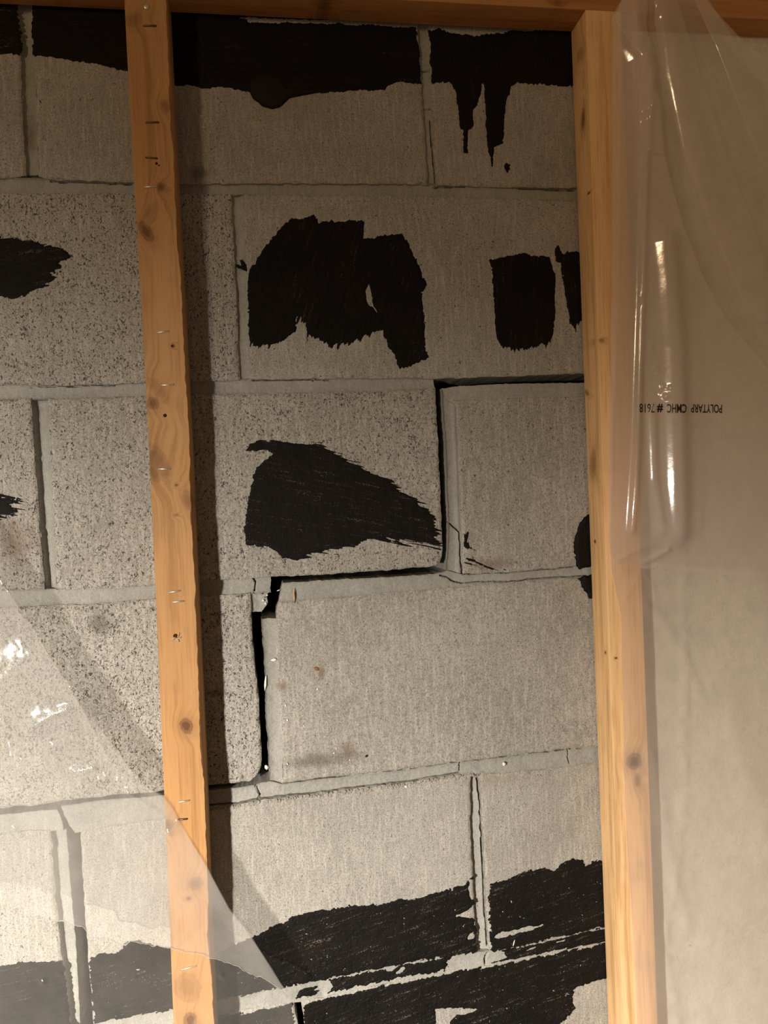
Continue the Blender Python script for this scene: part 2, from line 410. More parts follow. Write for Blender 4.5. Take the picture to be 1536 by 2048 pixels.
# head joints (pixels)
H1L_l = [(26, TOPY), (35, 20), (44, 180), (52, 345)]; H1L_r = [(55, TOPY), (63, 20), (70, 180), (76, 345)]
H1R_l = [(826, TOPY), (836, 50), (845, 200), (856, 368)]; H1R_r = [(849, TOPY), (858, 55), (863, 200), (868, 300), (873, 370)]
H2_l = [(463, 387), (471, 560), (479, 759)]; H2_r = [(486, 388), (496, 600), (501, 759)]
H3L_l = [(63, 797), (72, 950), (77, 1030), (91, 1179)]; H3L_r = [(97, 797), (103, 950), (108, 1040), (112, 1179)]
H3R_gl = [(870, 777), (871, 790), (873, 839), (878, 913), (881, 987), (883, 1034), (885, 1086), (884, 1112), (881, 1123), (875, 1131)]
H3R_l = [(884, 778), (888, 839), (892, 888), (895, 987), (898, 1037), (897, 1086), (893, 1141)]
H3R_r = [(895, 800), (915, 812), (918, 888), (921, 987), (923, 1037), (926, 1086), (927, 1149)]
H4_gl = [(500, 1187), (502, 1223), (505, 1276), (510, 1339), (516, 1386), (519, 1432), (522, 1495), (523, 1526), (520, 1542), (513, 1551)]
H4_l = [(522, 1238), (527, 1307), (530, 1370), (531, 1432), (535, 1480), (537, 1526), (538, 1564)]
H4_r = [(552, 1238), (555, 1339), (558, 1401), (561, 1464), (563, 1510), (564, 1567)]
H5L_l = [(100, 1661), (104, 1690), (110, 1790), (119, 1873), (125, 1927), (138, 2052)]
H5L_r = [(133, 1661), (134, 1680), (142, 1790), (150, 1873), (156, 1957), (160, 2052)]
H5L_gr = [(160, 1663), (167, 1790), (173, 1873), (177, 1923), (183, 1998), (186, 2046)]
H5R_l = [(941, 1547), (941, 1664), (947, 1751), (949, 1828), (953, 1906)]; H5R_r = [(960, 1546), (966, 1664), (971, 1751), (974, 1828), (979, 1905)]
def vedge(x0, y0, x1, y1): return [(x0, y0), (x1, y1)]

def relief(X, Z): return 0.55 * fbm(X / 24, Z / 24, 5, 4) + 0.25 * fbm(X / 3.5, Z / 6, 9, 2)
def block(top, bot, left, right, y0=0.0, tilt=(0, 0), pits=0.3, res=1.75):
    X, Z, U, V, wd, ht = coons(top, bot, left, right, res)
    e = np.minimum(np.minimum(U, 1 - U) * wd, np.minimum(V, 1 - V) * ht)
    k = np.exp(-e / 3.0)
    X += k * 1.3 * fbm(X / 7, Z / 7, 21, 3); Z += k * 1.3 * fbm(X / 7, Z / 7, 33, 3)
    r = np.clip(2.4 + 3.2 * fbm(X / 16, Z / 16, 41, 3), 0.8, 6)
    Y = y0 + relief(X, Z) + 1.7 * np.clip(1 - e / r, 0, 1) ** 2 * r / 2.4 * 0.8
    Y += tilt[0] * (U - 0.5) + tilt[1] * (V - 0.5)
    return obj('block', grid_mesh('block', X, Y, Z, 110, M_BLOCK), WALL, pits=float(pits))

CRACKS = []        # pixel polylines with half widths (mm)
def mortar(top, bot, left, right, across, y0=0.9, dish=2.2, ext=(0, 0, 0, 0), res=0.85, cracks=(), pits=0.0, rough=1.0, ridge=0.0, skew=1.0):
    X, Z, U, V, wd, ht = coons(top, bot, left, right, res, ext=ext)
    t = V if across == 'v' else U
    Y = y0 + dish * np.sin(np.pi * np.clip(t, 0, 1) ** skew) ** 0.5 + 0.5 * rough * fbm(X / 11, Z / 11, 51, 4) + 0.25 * rough * fbm(X / 2.5, Z / 2.5, 57, 2)
    if ridge:
        Y -= ridge * np.exp(-((t - 0.72) / 0.12) ** 2)
    e = np.minimum(np.minimum(U, 1 - U) * wd, np.minimum(V, 1 - V) * ht); k = np.exp(-e / 2.0)
    X += k * 0.9 * fbm(X / 5, Z / 5, 61, 3); Z += k * 0.9 * fbm(X / 5, Z / 5, 67, 3)
    for line, w in cracks:
        L = resample(W(line)[:, [0, 2]], max(4, int(plen(W(line)) / 4)))
        L += np.stack([0.9 * fbm(L[:, 1] / 6, L[:, 0] / 6, 71), 0.9 * fbm(L[:, 0] / 6, L[:, 1] / 6, 73)], 1)
        d = dist_poly(X, Z, L)
        Y += 14 * np.clip(1.25 - d / w, 0, 1)
    return obj('mortar_joint', grid_mesh('mortar_joint', X, Y, Z, 105, M_MORTAR), WALL, pits=float(pits))

top_line = [(LX, TOPY), (RX, TOPY)]
# row 1
block(cut(top_line, LX, 26), cut(J1T, LX, 52), vedge(LX, TOPY, LX, 352), H1L_l, pits=0.4)
block(cut(top_line, 55, 826), cut(J1T, 76, 856), H1L_r, H1R_l, pits=0.35)
block(cut(top_line, 849, RX), cut(J1T, 873, RX), H1R_r, vedge(RX, TOPY, RX, 381), pits=0.15)
# row 2
block(cut(J1B, LX, 463), cut(J2T, LX, 479), vedge(LX, 386, LX, 776), H2_l, pits=0.95)
block(cut(J1B, 486, RX), np.vstack([cut(J2T, 501, 866), G2U]), H2_r, vedge(RX, 408, RX, 734), pits=0.45)
# row 3
block(cut(J2B, LX, 63), cut(J3T, LX, 91), vedge(LX, 804, LX, 1190), H3L_l, pits=0.9)
block(cut(J2B, 97, 870), np.vstack([cut(J3T, 112, 542), G3U]), H3L_r, H3R_gl, y0=-0.6, pits=0.85)
block(J2RB, cut(J3RT, 927, RX), H3R_r, vedge(RX, 783, RX, 1106), y0=0.8, tilt=(0, -1.0), pits=0.45)
# row 4
block(J3B, G4U, vedge(LX, 1222, LX, 1634), H4_gl, y0=-0.6, pits=0.95)
block(J3RB, cut(J4MT, 564, RX), [(556, 1205), (552, 1238)] + H4_r[1:], vedge(RX, 1132, RX, 1466), y0=0.6, pits=0.25)
# row 5
block(cut(J4LB, LX, 100), J5LT, vedge(LX, 1690, LX, 2104), H5L_l, pits=0.55)
block(cut(J4MB, 160, 941), cut(J5T, 186, 953), H5L_gr, H5R_l, pits=0.3)
block(cut(J4MB, 960, RX), cut(J5T, 979, RX), H5R_r, vedge(RX, 1500, RX, 1808), pits=0.3)
# row 6
block(J5LB, [(LX, BOTY + 110), (150, BOTY + 60)], vedge(LX, 2134, LX, BOTY + 110), vedge(146, 2080, 156, BOTY + 60), pits=0.4)
block(cut(J5B, 196, 588), [(200, BOTY + 40), (612, BOTY)], vedge(194, 2074, 200, BOTY + 40), [(588, 2006), (600, 2080), (612, BOTY)], pits=0.4)
block(cut(J5B, 603, RX), [(626, BOTY), (RX, BOTY - 60)], [(603, 2004), (612, 2080), (626, BOTY)], vedge(RX, 1838, RX, BOTY - 60), pits=0.35)

# mortar
mortar(J1T, J1B, vedge(LX, 352, LX, 386), vedge(RX, 381, RX, 408), 'v', ext=(0, 0, 1.2, 1.2), dish=4.0, skew=0.7,
       cracks=[([(871, 372), (960, 369), (1040, 373), (1155, 379)], 0.5), ([(100, 360), (180, 361), (262, 366)], 0.6)])
mortar(J2T, J2B, vedge(LX, 776, LX, 804), vedge(868, 757, 870, 776), 'v', ext=(0, 0, 1.2, 1.2), dish=4.0, skew=0.7, rough=1.6,
       cracks=[([(60, 772), (150, 771), (230, 768)], 0.45), ([(505, 760), (560, 759), (660, 758)], 0.5)])
mortar(G2L, J2RB, vedge(884, 777, 895, 800), vedge(RX, 757, RX, 783), 'v', ext=(0, 0, 0, 1.2), dish=0.7, y0=1.4)
mortar(J3T, J3B + [(543, 1183)], vedge(LX, 1190, LX, 1222), [(543, 1153), (541, 1168), (540, 1176), (543, 1183)][:3] + [(540, 1183)], 'v', ext=(0, 0, 1.2, 1.2), dish=4.0, skew=0.7, rough=1.6,
       cracks=[([(505, 1155), (512, 1165), (508, 1186)], 0.6), ([(440, 1159), (505, 1154)], 0.5)])
mortar(J3RT, J3RB, vedge(565, 1166, 557, 1204), vedge(RX, 1106, RX, 1132), 'v', ext=(0, 0, 0, 1.2), dish=2.6, y0=1.0, rough=1.4,
       cracks=[([(882, 1151), (897, 1156), (905, 1164), (921, 1167), (985, 1163), (1020, 1164), (1075, 1158), (1170, 1152)], 0.5),
               ([(927, 1149), (1010, 1146), (1150, 1134)], 0.6)])
mortar(J4LT, J4LB, vedge(LX, 1650, LX, 1690), vedge(113, 1620, 126, 1661), 'v', ext=(0, 0, 0, 1.2), dish=1.5, rough=1.5, y0=1.2)
mortar(J4MT, J4MB, [(121, 1612), (126, 1634), (138, 1654), (148, 1667)], vedge(RX, 1466, RX, 1500), 'v', ext=(0, 0, 0, 1.2), dish=3.6, y0=0.2, skew=0.7, rough=1.7,
       cracks=[([(512, 1573), (514, 1584), (520, 1593), (516, 1602)], 0.8), ([(416, 1613), (471, 1609), (517, 1600), (619, 1588)], 0.9),
               ([(619, 1588), (706, 1577), (815, 1564), (919, 1547)], 0.7), ([(700, 1552), (805, 1538), (919, 1522), (1111, 1500), (1193, 1493)], 0.7),
               ([(921, 1524), (920, 1545)], 0.4), ([(1137, 1500), (1140, 1530)], 0.4)])
mortar(cut(J5T, 186, RX), cut(J5B, 190, RX), vedge(186, 2046, 190, 2074), vedge(RX, 1808, RX, 1838), 'v', ext=(0, 0, 1.0, 1.0), dish=1.0, rough=1.6,
       cracks=[([(977, 1908), (971, 1916), (972, 1930)], 0.8)])
mortar(J5LT, J5LB, vedge(LX, 2104, LX, 2134), vedge(138, 2052, 146, 2080), 'v', ext=(0, 0, 1, 1), dish=1.2)
# head joints
mortar([(26, TOPY), (55, TOPY)], [(52, 347), (76, 347)], H1L_l, H1L_r, 'u', ext=(0.6, 1.2, 0, 0.5), dish=5.0, skew=0.7)
mortar([(826, TOPY), (849, TOPY)], [(856, 370), (873, 371)], H1R_l, H1R_r, 'u', ext=(0.8, 1.2, 0, 0.5), dish=3.5, skew=0.7,
       cracks=[([(861, 238), (866, 300), (872, 370)], 0.55), ([(842, 139), (860, 140)], 0.6), ([(850, 215), (864, 215)], 0.4)])
mortar([(463, 387), (486, 388)], [(479, 761), (501, 761)], H2_l, H2_r, 'u', ext=(0.8, 1.2, 0.5, 0.5), dish=4.0, skew=0.7)
mortar([(63, 797), (97, 797)], [(91, 1180), (112, 1180)], H3L_l, H3L_r, 'u', ext=(0.6, 1.2, 0.5, 0.5), dish=10.0, y0=0.2, skew=0.55)
mortar([(884, 777), (897, 799), (914, 801)][::2], [(893, 1141), (927, 1150)], H3R_l, [(914, 801)] + H3R_r[1:], 'u', ext=(0, 1.2, 0, 0.5), dish=2.8, y0=2.0, ridge=1.6,
       cracks=[([(883, 1033), (902, 1047), (919, 1062), (922, 1086), (923, 1124), (926, 1149)], 0.65)])
mortar([(522, 1238), (552, 1237)], [(538, 1565), (564, 1568)], H4_l, H4_r, 'u', ext=(0, 1.2, 0, 0.5), dish=2.6, y0=1.4, rough=1.3)
mortar([(500, 1186), (541, 1182)], [(503, 1224), (524, 1224)], [(500, 1186), (501, 1205), (503, 1224)], [(541, 1182), (532, 1190), (535, 1206), (524, 1224)], 'u', ext=(1.0, 0, 1.0, 0), dish=3.5, rough=2.5)
mortar([(100, 1661), (133, 1661)], [(138, 2053), (160, 2053)], H5L_l, H5L_r, 'u', ext=(0.6, 0, 0.5, 0.5), dish=8.0, skew=0.55, rough=1.5)
mortar([(941, 1546), (960, 1545)], [(953, 1907), (979, 1906)], H5R_l, H5R_r, 'u', ext=(0.6, 1.2, 0.5, 0.5), dish=6.0, skew=0.6,
       cracks=[([(957, 1560), (963, 1609), (966, 1691), (969, 1757), (972, 1828), (977, 1895)], 1.0)])

# ------------------------------------------------------------------ tar brushed over the wall
def marching(F, x, z):
    """filled region F>0 on a grid (F[row z, col x]); returns 2D vertices, tris and the field value per vertex"""
    nz, nx = F.shape
    nid = np.arange(nz * nx).reshape(nz, nx); base_h = nz * nx; base_v = base_h + nz * (nx - 1)
    hid = base_h + np.arange(nz * (nx - 1)).reshape(nz, nx - 1)
    vid = base_v + np.arange((nz - 1) * nx).reshape(nz - 1, nx)
    XX, ZZ = np.meshgrid(x, z)
    def frac(a, c): return np.clip(a / (a - c + np.where(a == c, 1e-9, 0)), 0.02, 0.98)
    th = frac(F[:, :-1], F[:, 1:]); tv = frac(F[:-1], F[1:])
    P = np.concatenate([np.stack([XX, ZZ], -1).reshape(-1, 2),
                        np.stack([XX[:, :-1] + th * (XX[:, 1:] - XX[:, :-1]), ZZ[:, :-1]], -1).reshape(-1, 2),
                        np.stack([XX[:-1], ZZ[:-1] + tv * (ZZ[1:] - ZZ[:-1])], -1).reshape(-1, 2)])
    FV = np.concatenate([F.ravel(), np.zeros(nz * (nx - 1) + (nz - 1) * nx)])
    S = F > 0
    a, b_, c, d = S[:-1, :-1], S[:-1, 1:], S[1:, 1:], S[1:, :-1]
    case = a * 1 + b_ * 2 + c * 4 + d * 8
    ids = {'a': nid[:-1, :-1], 'b': nid[:-1, 1:], 'c': nid[1:, 1:], 'd': nid[1:, :-1],
           'n': hid[:-1], 's': hid[1:], 'w': vid[:, :-1], 'e': vid[:, 1:]}
    polys = {1: ['anw'], 2: ['ben'], 3: ['abew'], 4: ['cse'], 5: ['anw', 'cse'], 6: ['bcsn'], 7: ['abcsw'], 8: ['dws'], 9: ['ansd'],
             10: ['ben', 'dws'], 11: ['abesd'], 12: ['cdwe'], 13: ['anecd'], 14: ['bcdwn'], 15: ['abcd']}
    tris = []
    for k, pl in polys.items():
        mk = case == k
        if not mk.any(): continue
        for p in pl:
            vv = [ids[ch][mk] for ch in p]
            for j in range(1, len(vv) - 1): tris.append(np.stack([vv[0], vv[j], vv[j + 1]], -1))
    T = np.concatenate(tris)
    used, inv = np.unique(T, return_inverse=True)
    return P[used], inv.reshape(-1, 3), FV[used]

TARM = {}
def tar_mat(deg, speck, rough=0.55):
    k = (deg, speck, rough)
    if k not in TARM: TARM[k] = tar_material('brushed_tar', math.radians(deg), speck=speck, rough=rough)
    return TARM[k]
def tar(poly, holes=(), amp=1.1, streak=1.6, deg=90, base=0.0, thick=0.7, speck=0.35, pin=0.0, res=0.75, seed=0, label=None, rough=0.55, soft=None):
    """deg: brush direction in the wall plane, 0 = horizontal, 90 = vertical"""
    L = W(poly)[:, [0, 2]]
    x = np.arange(L[:, 0].min() - 8, L[:, 0].max() + 8, res); z = np.arange(L[:, 1].min() - 8, L[:, 1].max() + 8, res)
    XX, ZZ = np.meshgrid(x, z)
    F = sdist(XX, ZZ, L)
    c, s = math.cos(math.radians(deg)), math.sin(math.radians(deg))
    along = XX * c + ZZ * s; acr = -XX * s + ZZ * c
    F = F + amp * 1.5 * fbm(XX / 1.9, ZZ / 1.9, 211 + seed, 2) + amp * 1.6 * fbm(XX / 6, ZZ / 6, 101 + seed, 4) + streak * 2.2 * fbm(along / 16, acr / 1.9, 131 + seed, 2)
    if soft is not None:              # a side where the brush ran dry: (pixel point, pixel point, reach mm, strength)
        for (p, reach, k) in soft:
            d = dist_poly(XX, ZZ, [tuple(q) for q in W(p)[:, [0, 2]]])
            F = F - k * np.clip(1 - d / reach, 0, 1) * (0.9 + 3.2 * fbm(along / 22, acr / 1.7, 171 + seed, 3))
    if pin: F = np.minimum(F, 1.0 / pin * (0.62 - np.abs(fbm(XX / 3.2, ZZ / 2.4, 151 + seed, 3))) * 8)
    for hpoly in holes:
        H = W(hpoly)[:, [0, 2]]
        F = np.minimum(F, -(sdist(XX, ZZ, H) + amp * 1.6 * fbm(XX / 4, ZZ / 4, 161 + seed, 3)))
    P, T, FV = marching(F, x, z)
    Y = base + relief(P[:, 0], P[:, 1]) - 0.12 - thick * np.clip(FV / 2.5, 0, 1) - 0.25 * np.clip(FV / 3, 0, 1) * fbm(P[:, 0] / 5, P[:, 1] / 5, 181, 3)
    V = np.stack([P[:, 0], Y, P[:, 1]], 1)
    o = obj('tar_patch', make_mesh('tar_patch', V, None, T[:, ::-1], tar_mat(deg, speck, rough)), WALL)
    if label: o['label'] = label
    return o
# row 1
tar([(LX, TOPY), (24, TOPY), (34, 10), (40, 60), (46, 112), (20, 110), (0, 112), (LX, 104)], deg=0, seed=1)
tar([(58, TOPY), (820, TOPY), (828, 34), (770, 37), (690, 41), (600, 39), (520, 37), (508, 33), (480, 36), (500, 46), (690, 47), (832, 56), (838, 100), (842, 166),
     (800, 166), (775, 170), (770, 180), (680, 182), (640, 187), (600, 189), (570, 192), (520, 190), (498, 184), (480, 181), (440, 175),
     (400, 176), (380, 170), (352, 171), (300, 152), (255, 143), (230, 138), (190, 128), (140, 122), (100, 113), (66, 110)],
    deg=0, streak=0.5, amp=0.9, seed=2, speck=0.12)
tar([(858, 62), (880, 58), (900, 66), (960, 72), (1000, 66), (1030, 60), (1060, 62), (1100, 60), (1330, 60), (1330, 176), (1143, 173), (1086, 169), (1034, 167), (1023, 172), (1013, 203), (1008, 250),
     (1005, 289), (989, 293), (984, 333), (977, 300), (971, 250), (969, 182), (965, 167), (956, 208), (948, 219), (945, 258),
     (937, 260), (934, 305), (928, 305), (926, 260), (918, 255), (914, 208), (909, 180), (898, 164), (864, 167)],
    deg=90, streak=0.9, amp=0.7, seed=3, speck=0.1)
tar([(1006, 331), (1014, 327), (1020, 330), (1019, 345), (1012, 344)], deg=90, amp=1.2, seed=4, res=0.6)
# row 2
tar([(LX, 474), (0, 474), (18, 476), (44, 480), (67, 483), (88, 490), (108, 493), (129, 499), (141, 515), (122, 522), (127, 539), (102, 546),
     (110, 558), (102, 569), (70, 580), (53, 590), (18, 597), (0, 596), (LX, 596)], deg=12, streak=1.5, seed=5, res=0.7)
tar([(495, 541), (508, 528), (523, 505), (547, 474), (568, 448), (583, 436), (601, 438), (628, 429), (638, 445), (664, 443), (729, 442),
     (726, 479), (773, 471), (807, 466), (812, 481), (831, 515), (854, 570), (844, 583), (849, 640), (849, 692), (857, 713), (836, 726),
     (799, 737), (789, 713), (773, 687), (765, 664), (747, 672), (721, 684), (706, 689), (669, 700), (643, 688), (617, 674), (607, 656),
     (597, 634), (591, 663), (565, 684), (539, 696), (502, 697), (496, 640), (496, 588)],
    holes=[[(737, 567), (742, 578), (745, 604), (755, 627), (747, 617), (734, 604), (731, 583)]],
    deg=72, streak=0.8, amp=0.9, seed=6, res=0.7, soft=[([(502, 702), (640, 690), (700, 692), (760, 670)], 12, 3.0), ([(599, 640), (618, 690)], 9, 3.0)],
    speck=0.18, rough=0.66)
tar([(479, 520), (485, 517), (488, 526), (496, 533), (500, 545), (488, 540), (478, 536), (472, 531), (474, 528), (482, 530)], amp=0.6, streak=0.3, base=1.6, res=0.6, seed=7)
tar([(979, 520), (1010, 513), (1054, 505), (1060, 511), (1099, 513), (1109, 547), (1111, 599), (1108, 661), (1101, 687), (1065, 700), (1034, 705),
     (1002, 698), (993, 672), (987, 588), (984, 536)], deg=90, streak=0.7, amp=0.6, seed=8, res=0.7, soft=[([(1000, 706), (1105, 694)], 10, 3.0)], speck=0.15, rough=0.66)
tar([(1109, 497), (1117, 492), (1124, 507), (1143, 503), (1159, 504), (1260, 508), (1260, 640), (1164, 642), (1151, 666), (1140, 648), (1133, 609), (1126, 562),
     (1120, 526), (1112, 522)], deg=90, streak=0.9, amp=0.7, seed=9, res=0.7, soft=[([(1140, 660), (1170, 655)], 10, 3.0)], speck=0.15)
# row 3
tar([(492, 901), (497, 888), (518, 880), (560, 883), (612, 888), (643, 885), (659, 898), (700, 916), (742, 937), (794, 968), (836, 997), (872, 1024),
     (881, 1050), (884, 1078), (881, 1101), (850, 1096), (825, 1091), (778, 1085), (737, 1086), (700, 1096), (648, 1106), (622, 1114), (591, 1122),
     (565, 1117), (552, 1101), (528, 1093), (492, 1088), (488, 1054), (492, 1028), (500, 981), (510, 940), (544, 908), (534, 901), (508, 902)],
    deg=-14, streak=0.7, amp=0.7, seed=10, res=0.6, base=-0.6, speck=0.4,
    soft=[([(884, 1030), (886, 1085)], 46, 5.5), ([(640, 888), (840, 1000)], 7, 3.0), ([(700, 1072), (860, 1085)], 14, 2.6), ([(560, 1122), (700, 1100)], 9, 2.5)])
tar([(932, 1112), (960, 1122), (1010, 1140), (1002, 1144), (971, 1138), (932, 1126)], deg=-20, streak=1.6, amp=0.8, seed=11, res=0.6, base=0.5,
    soft=[([(935, 1120), (1005, 1142)], 20, 2.2)])
tar([(930, 1070), (936, 1068), (934, 1085), (940, 1092), (950, 1101), (934, 1098), (928, 1090)], deg=80, amp=0.9, seed=12, res=0.6, base=0.5)
tar([(LX, 985), (0, 988), (30, 991), (55, 1002), (30, 1010), (52, 1021), (20, 1034), (0, 1046), (LX, 1062)], deg=-12, streak=2.4, amp=1.0, seed=13, res=0.6,
    soft=[([(40, 1010), (0, 1045)], 18, 4.0)])
tar([(1260, 1020), (1174, 1028), (1164, 1040), (1153, 1060), (1148, 1091), (1151, 1127), (1159, 1142), (1172, 1134), (1260, 1126)], amp=1.0, streak=0.3, seed=14, thick=2.4, base=0.4, speck=0.12, rough=0.42)
tar([(1153, 1157), (1166, 1152), (1178, 1148), (1260, 1140), (1260, 1200), (1176, 1197), (1169, 1179), (1160, 1164)], amp=1.3, streak=0.3, seed=15, thick=2.0, base=0.4, speck=0.12, rough=0.42)
# rows 5 and 6
tar([(178, 1914), (190, 1912), (208, 1906), (222, 1909), (236, 1903), (250, 1883), (267, 1878), (292, 1886), (333, 1894), (380, 1904), (430, 1912), (470, 1888), (515, 1870),
     (537, 1858), (564, 1847), (586, 1834), (619, 1825), (673, 1816), (706, 1812), (739, 1812), (783, 1803), (837, 1795), (881, 1784), (925, 1771), (946, 1752),
     (949, 1800), (951, 1850), (955, 1902), (944, 1905), (840, 1920), (666, 1955), (572, 1974), (442, 2000), (346, 2019), (190, 2046), (184, 1990), (180, 1940)],
    holes=[[(938, 1762), (946, 1758), (949, 1800), (942, 1800), (937, 1780)], [(912, 1832), (935, 1822), (947, 1810), (949, 1838), (932, 1834)],
           [(938, 1868), (947, 1862), (948, 1876), (936, 1880)]],
    deg=12, streak=0.9, amp=1.4, seed=16, speck=0.62, pin=1.0, res=0.8)
tar([(LX, 1950), (0, 1932), (25, 1927), (62, 1921), (121, 1921), (129, 1940), (137, 1998), (141, 2050), (100, 2060), (LX, 2100)], deg=8, streak=0.8, seed=17, speck=0.3)
tar([(981, 1768), (1001, 1761), (1027, 1755), (1046, 1744), (1061, 1740), (1090, 1736), (1108, 1741), (1121, 1729), (1147, 1716), (1165, 1722), (1171, 1731),
     (1186, 1723), (1202, 1719), (1290, 1712), (1290, 1834), (1205, 1855), (1100, 1878), (1009, 1899), (984, 1903), (980, 1850), (977, 1800)],
    holes=[[(986, 1876), (996, 1867), (1022, 1861), (1061, 1852), (1085, 1850), (1074, 1857), (1035, 1867), (1001, 1875)]],
    deg=14, streak=0.9, amp=1.4, seed=18, speck=0.45, pin=0.9)
tar([(1006, 1902), (1100, 1881), (1205, 1858), (1290, 1839), (1290, 1869), (1205, 1886), (1074, 1911), (985, 1929), (1012, 1916)], deg=14, streak=1.2, amp=0.8, base=1.4, seed=19, speck=0.5,
    holes=[[(1048, 1905), (1058, 1899), (1076, 1893), (1066, 1900)], [(1108, 1888), (1135, 1878), (1128, 1885)]])
tar([(660, 1962), (700, 1953), (840, 1925), (905, 1914), (893, 1926), (905, 1936), (840, 1950), (775, 1962), (722, 1972), (655, 1988), (668, 1975)],
    holes=[[(768, 1930), (792, 1923), (800, 1926), (788, 1944), (772, 1944)], [(785, 1950), (808, 1932), (812, 1938), (800, 1950)]],
    deg=30, streak=1.0, amp=1.4, base=1.2, seed=20, speck=0.5)
tar([(600, 1982), (632, 1972), (634, 1990), (610, 1998), (592, 2000)], deg=14, base=1.2, seed=24, amp=1.4)
tar([(606, 2009), (638, 2000), (746, 1976), (840, 1958), (898, 1946), (970, 1936), (1074, 1915), (1205, 1889), (1290, 1871), (1290, 1944), (1208, 1959), (1166, 1969), (1147, 1977),
     (1145, 1992), (1150, 2018), (1138, 2034), (1121, 2048), (1116, 2090), (1120, 2190), (640, 2200), (618, 2100), (609, 2050)],
    holes=[[(871, 2018), (918, 2016), (955, 2018), (944, 2026), (913, 2030), (900, 2045), (897, 2070), (871, 2070)]],
    deg=14, streak=1.0, amp=1.2, seed=21, speck=0.62, pin=0.9)
tar([(200, 2080), (346, 2053), (442, 2035), (560, 2011), (584, 2010), (592, 2060), (600, 2200), (206, 2230)], deg=12, seed=22, speck=0.45, pin=1.0)

# round lump of tar that ran down from the top band
def tar_blob():
    n = 64; rings = 14; V = []; c = W([(537, 184)])[0]
    outline = W([(497, 166), (505, 156), (522, 150), (545, 151), (562, 158), (573, 172), (580, 184), (612, 184), (640, 181), (638, 186), (606, 192), (580, 197), (571, 206),
                 (560, 215), (545, 219), (524, 213), (518, 207), (506, 199), (499, 186)])[:, [0, 2]]
    L = resample(np.vstack([outline, outline[:1]]), n + 1)[:-1]
    for r in range(rings + 1):
        t = r / rings
        p = L * (1 - t) + np.array([c[0], c[2]]) * t
        y = -1.0 - 3.4 * np.clip(1 - (1 - t) ** 2.2, 0, 1) ** 0.6 + 0.8 * fbm(p[:, 0] / 6, p[:, 1] / 6, 207, 3)
        if r == 0: y = y * 0 + 0.6
        V.append(np.stack([p[:, 0], y, p[:, 1]], 1))
    V = np.concatenate(V); Q = []
    for r in range(rings):
        for k in range(n): Q.append((r * n + k, r * n + (k + 1) % n, (r + 1) * n + (k + 1) % n, (r + 1) * n + k))
    mt = tar_material('glossy_brown_tar', 0.3, col=(0.016, 0.0105, 0.007), speck=0.05, rough=0.42)
    obj('tar_blob', make_mesh('tar_blob', V, np.array(Q), None, mt), WALL, label='round brown black lump of tar')
tar_blob()

# crumbs packed along the lower edge of the bed joint under row 4
def pebble(seed, sx, sy, sz):
    r = np.random.default_rng(seed)
    base = []
    for i, (z, rad) in enumerate(((-1, 0.45), (-0.35, 1.0), (0.4, 0.9), (1, 0.4))):
        for k in range(7):
            a = 2 * math.pi * (k + 0.5 * (i % 2)) / 7
            q = rad * (0.75 + 0.5 * r.random())
            base.append((math.cos(a) * q * sx, math.sin(a) * q * sy, z * sz * (0.8 + 0.4 * r.random())))
    Q = []; T = []
    for i in range(3):
        for k in range(7): Q.append((i * 7 + k, i * 7 + (k + 1) % 7, (i + 1) * 7 + (k + 1) % 7, (i + 1) * 7 + k))
    for k in range(1, 6): T.append((0, k + 1, k)); T.append((21, 21 + k, 22 + k))
    return np.array(base), np.array(Q), np.array(T)
def rotate_y(V, a):
    c, s = math.cos(a), math.sin(a)
    return np.stack([V[:, 0] * c + V[:, 2] * s, V[:, 1], -V[:, 0] * s + V[:, 2] * c], 1)
def crumb_band():
    r = np.random.default_rng(11); VV = []; QQ = []; TT = []; n = 0
    line = np.array(J4MB, float)
    for i in range(230):
        x = r.uniform(420, 960); y = np.interp(x, line[:, 0], line[:, 1]) + abs(r.normal(0, 3.2)) + 1
        c = W([(x, y)])[0]; s = r.uniform(0.5, 1.5)
        V, Q, T = pebble(1000 + i, s * 1.2, s * 0.7, s * 0.8)
        V = rotate_y(V, r.uniform(0, 3.1)) + np.array([c[0], 0.2, c[2]])
        VV.append(V); QQ.append(Q + n); TT.append(T + n); n += len(V)
    obj('mortar_crumbs', make_mesh('mortar_crumbs', np.concatenate(VV), np.concatenate(QQ), np.concatenate(TT), M_CRUMB, False), WALL, kind='stuff')
crumb_band()

# ------------------------------------------------------------------ parged wall to the right of the second stud
def parged():
    x = np.arange(383, 800, 3.5); z = np.arange(310, -1105, -3.5)
    X, Z = np.meshgrid(x, z)
    e = X - 383 + 2.5 * fbm(Z / 7, X * 0 + 2, 301, 3)
    Y = -11 + 2.4 * fbm(X / 45, Z / 45, 311, 5) + 0.9 * fbm(X / 9, Z / 9, 317, 3) + 9 * np.clip(1 - e / 7, 0, 1) ** 2
    seam = dist_poly(X, Z, [tuple(q) for q in W([(1352, 1050), (1360, 1350), (1354, 1650), (1322, 1850), (1345, 2050)])[:, [0, 2]]])
    Y -= 2.6 * np.exp(-(seam / 5) ** 2) * (0.7 + 1.2 * fbm(X / 8, Z / 8, 331, 3))
    pit = W([(1493, 72)])[0]; Y += 6 * np.exp(-((X - pit[0]) ** 2 + (Z - pit[2]) ** 2) / 5)
    return obj('wall_right', grid_mesh('wall_right', X, Y, Z, 60, M_PARGE), None, kind='structure', pits=0.0,
               label='pale rough parged wall beyond the second stud')
parged()

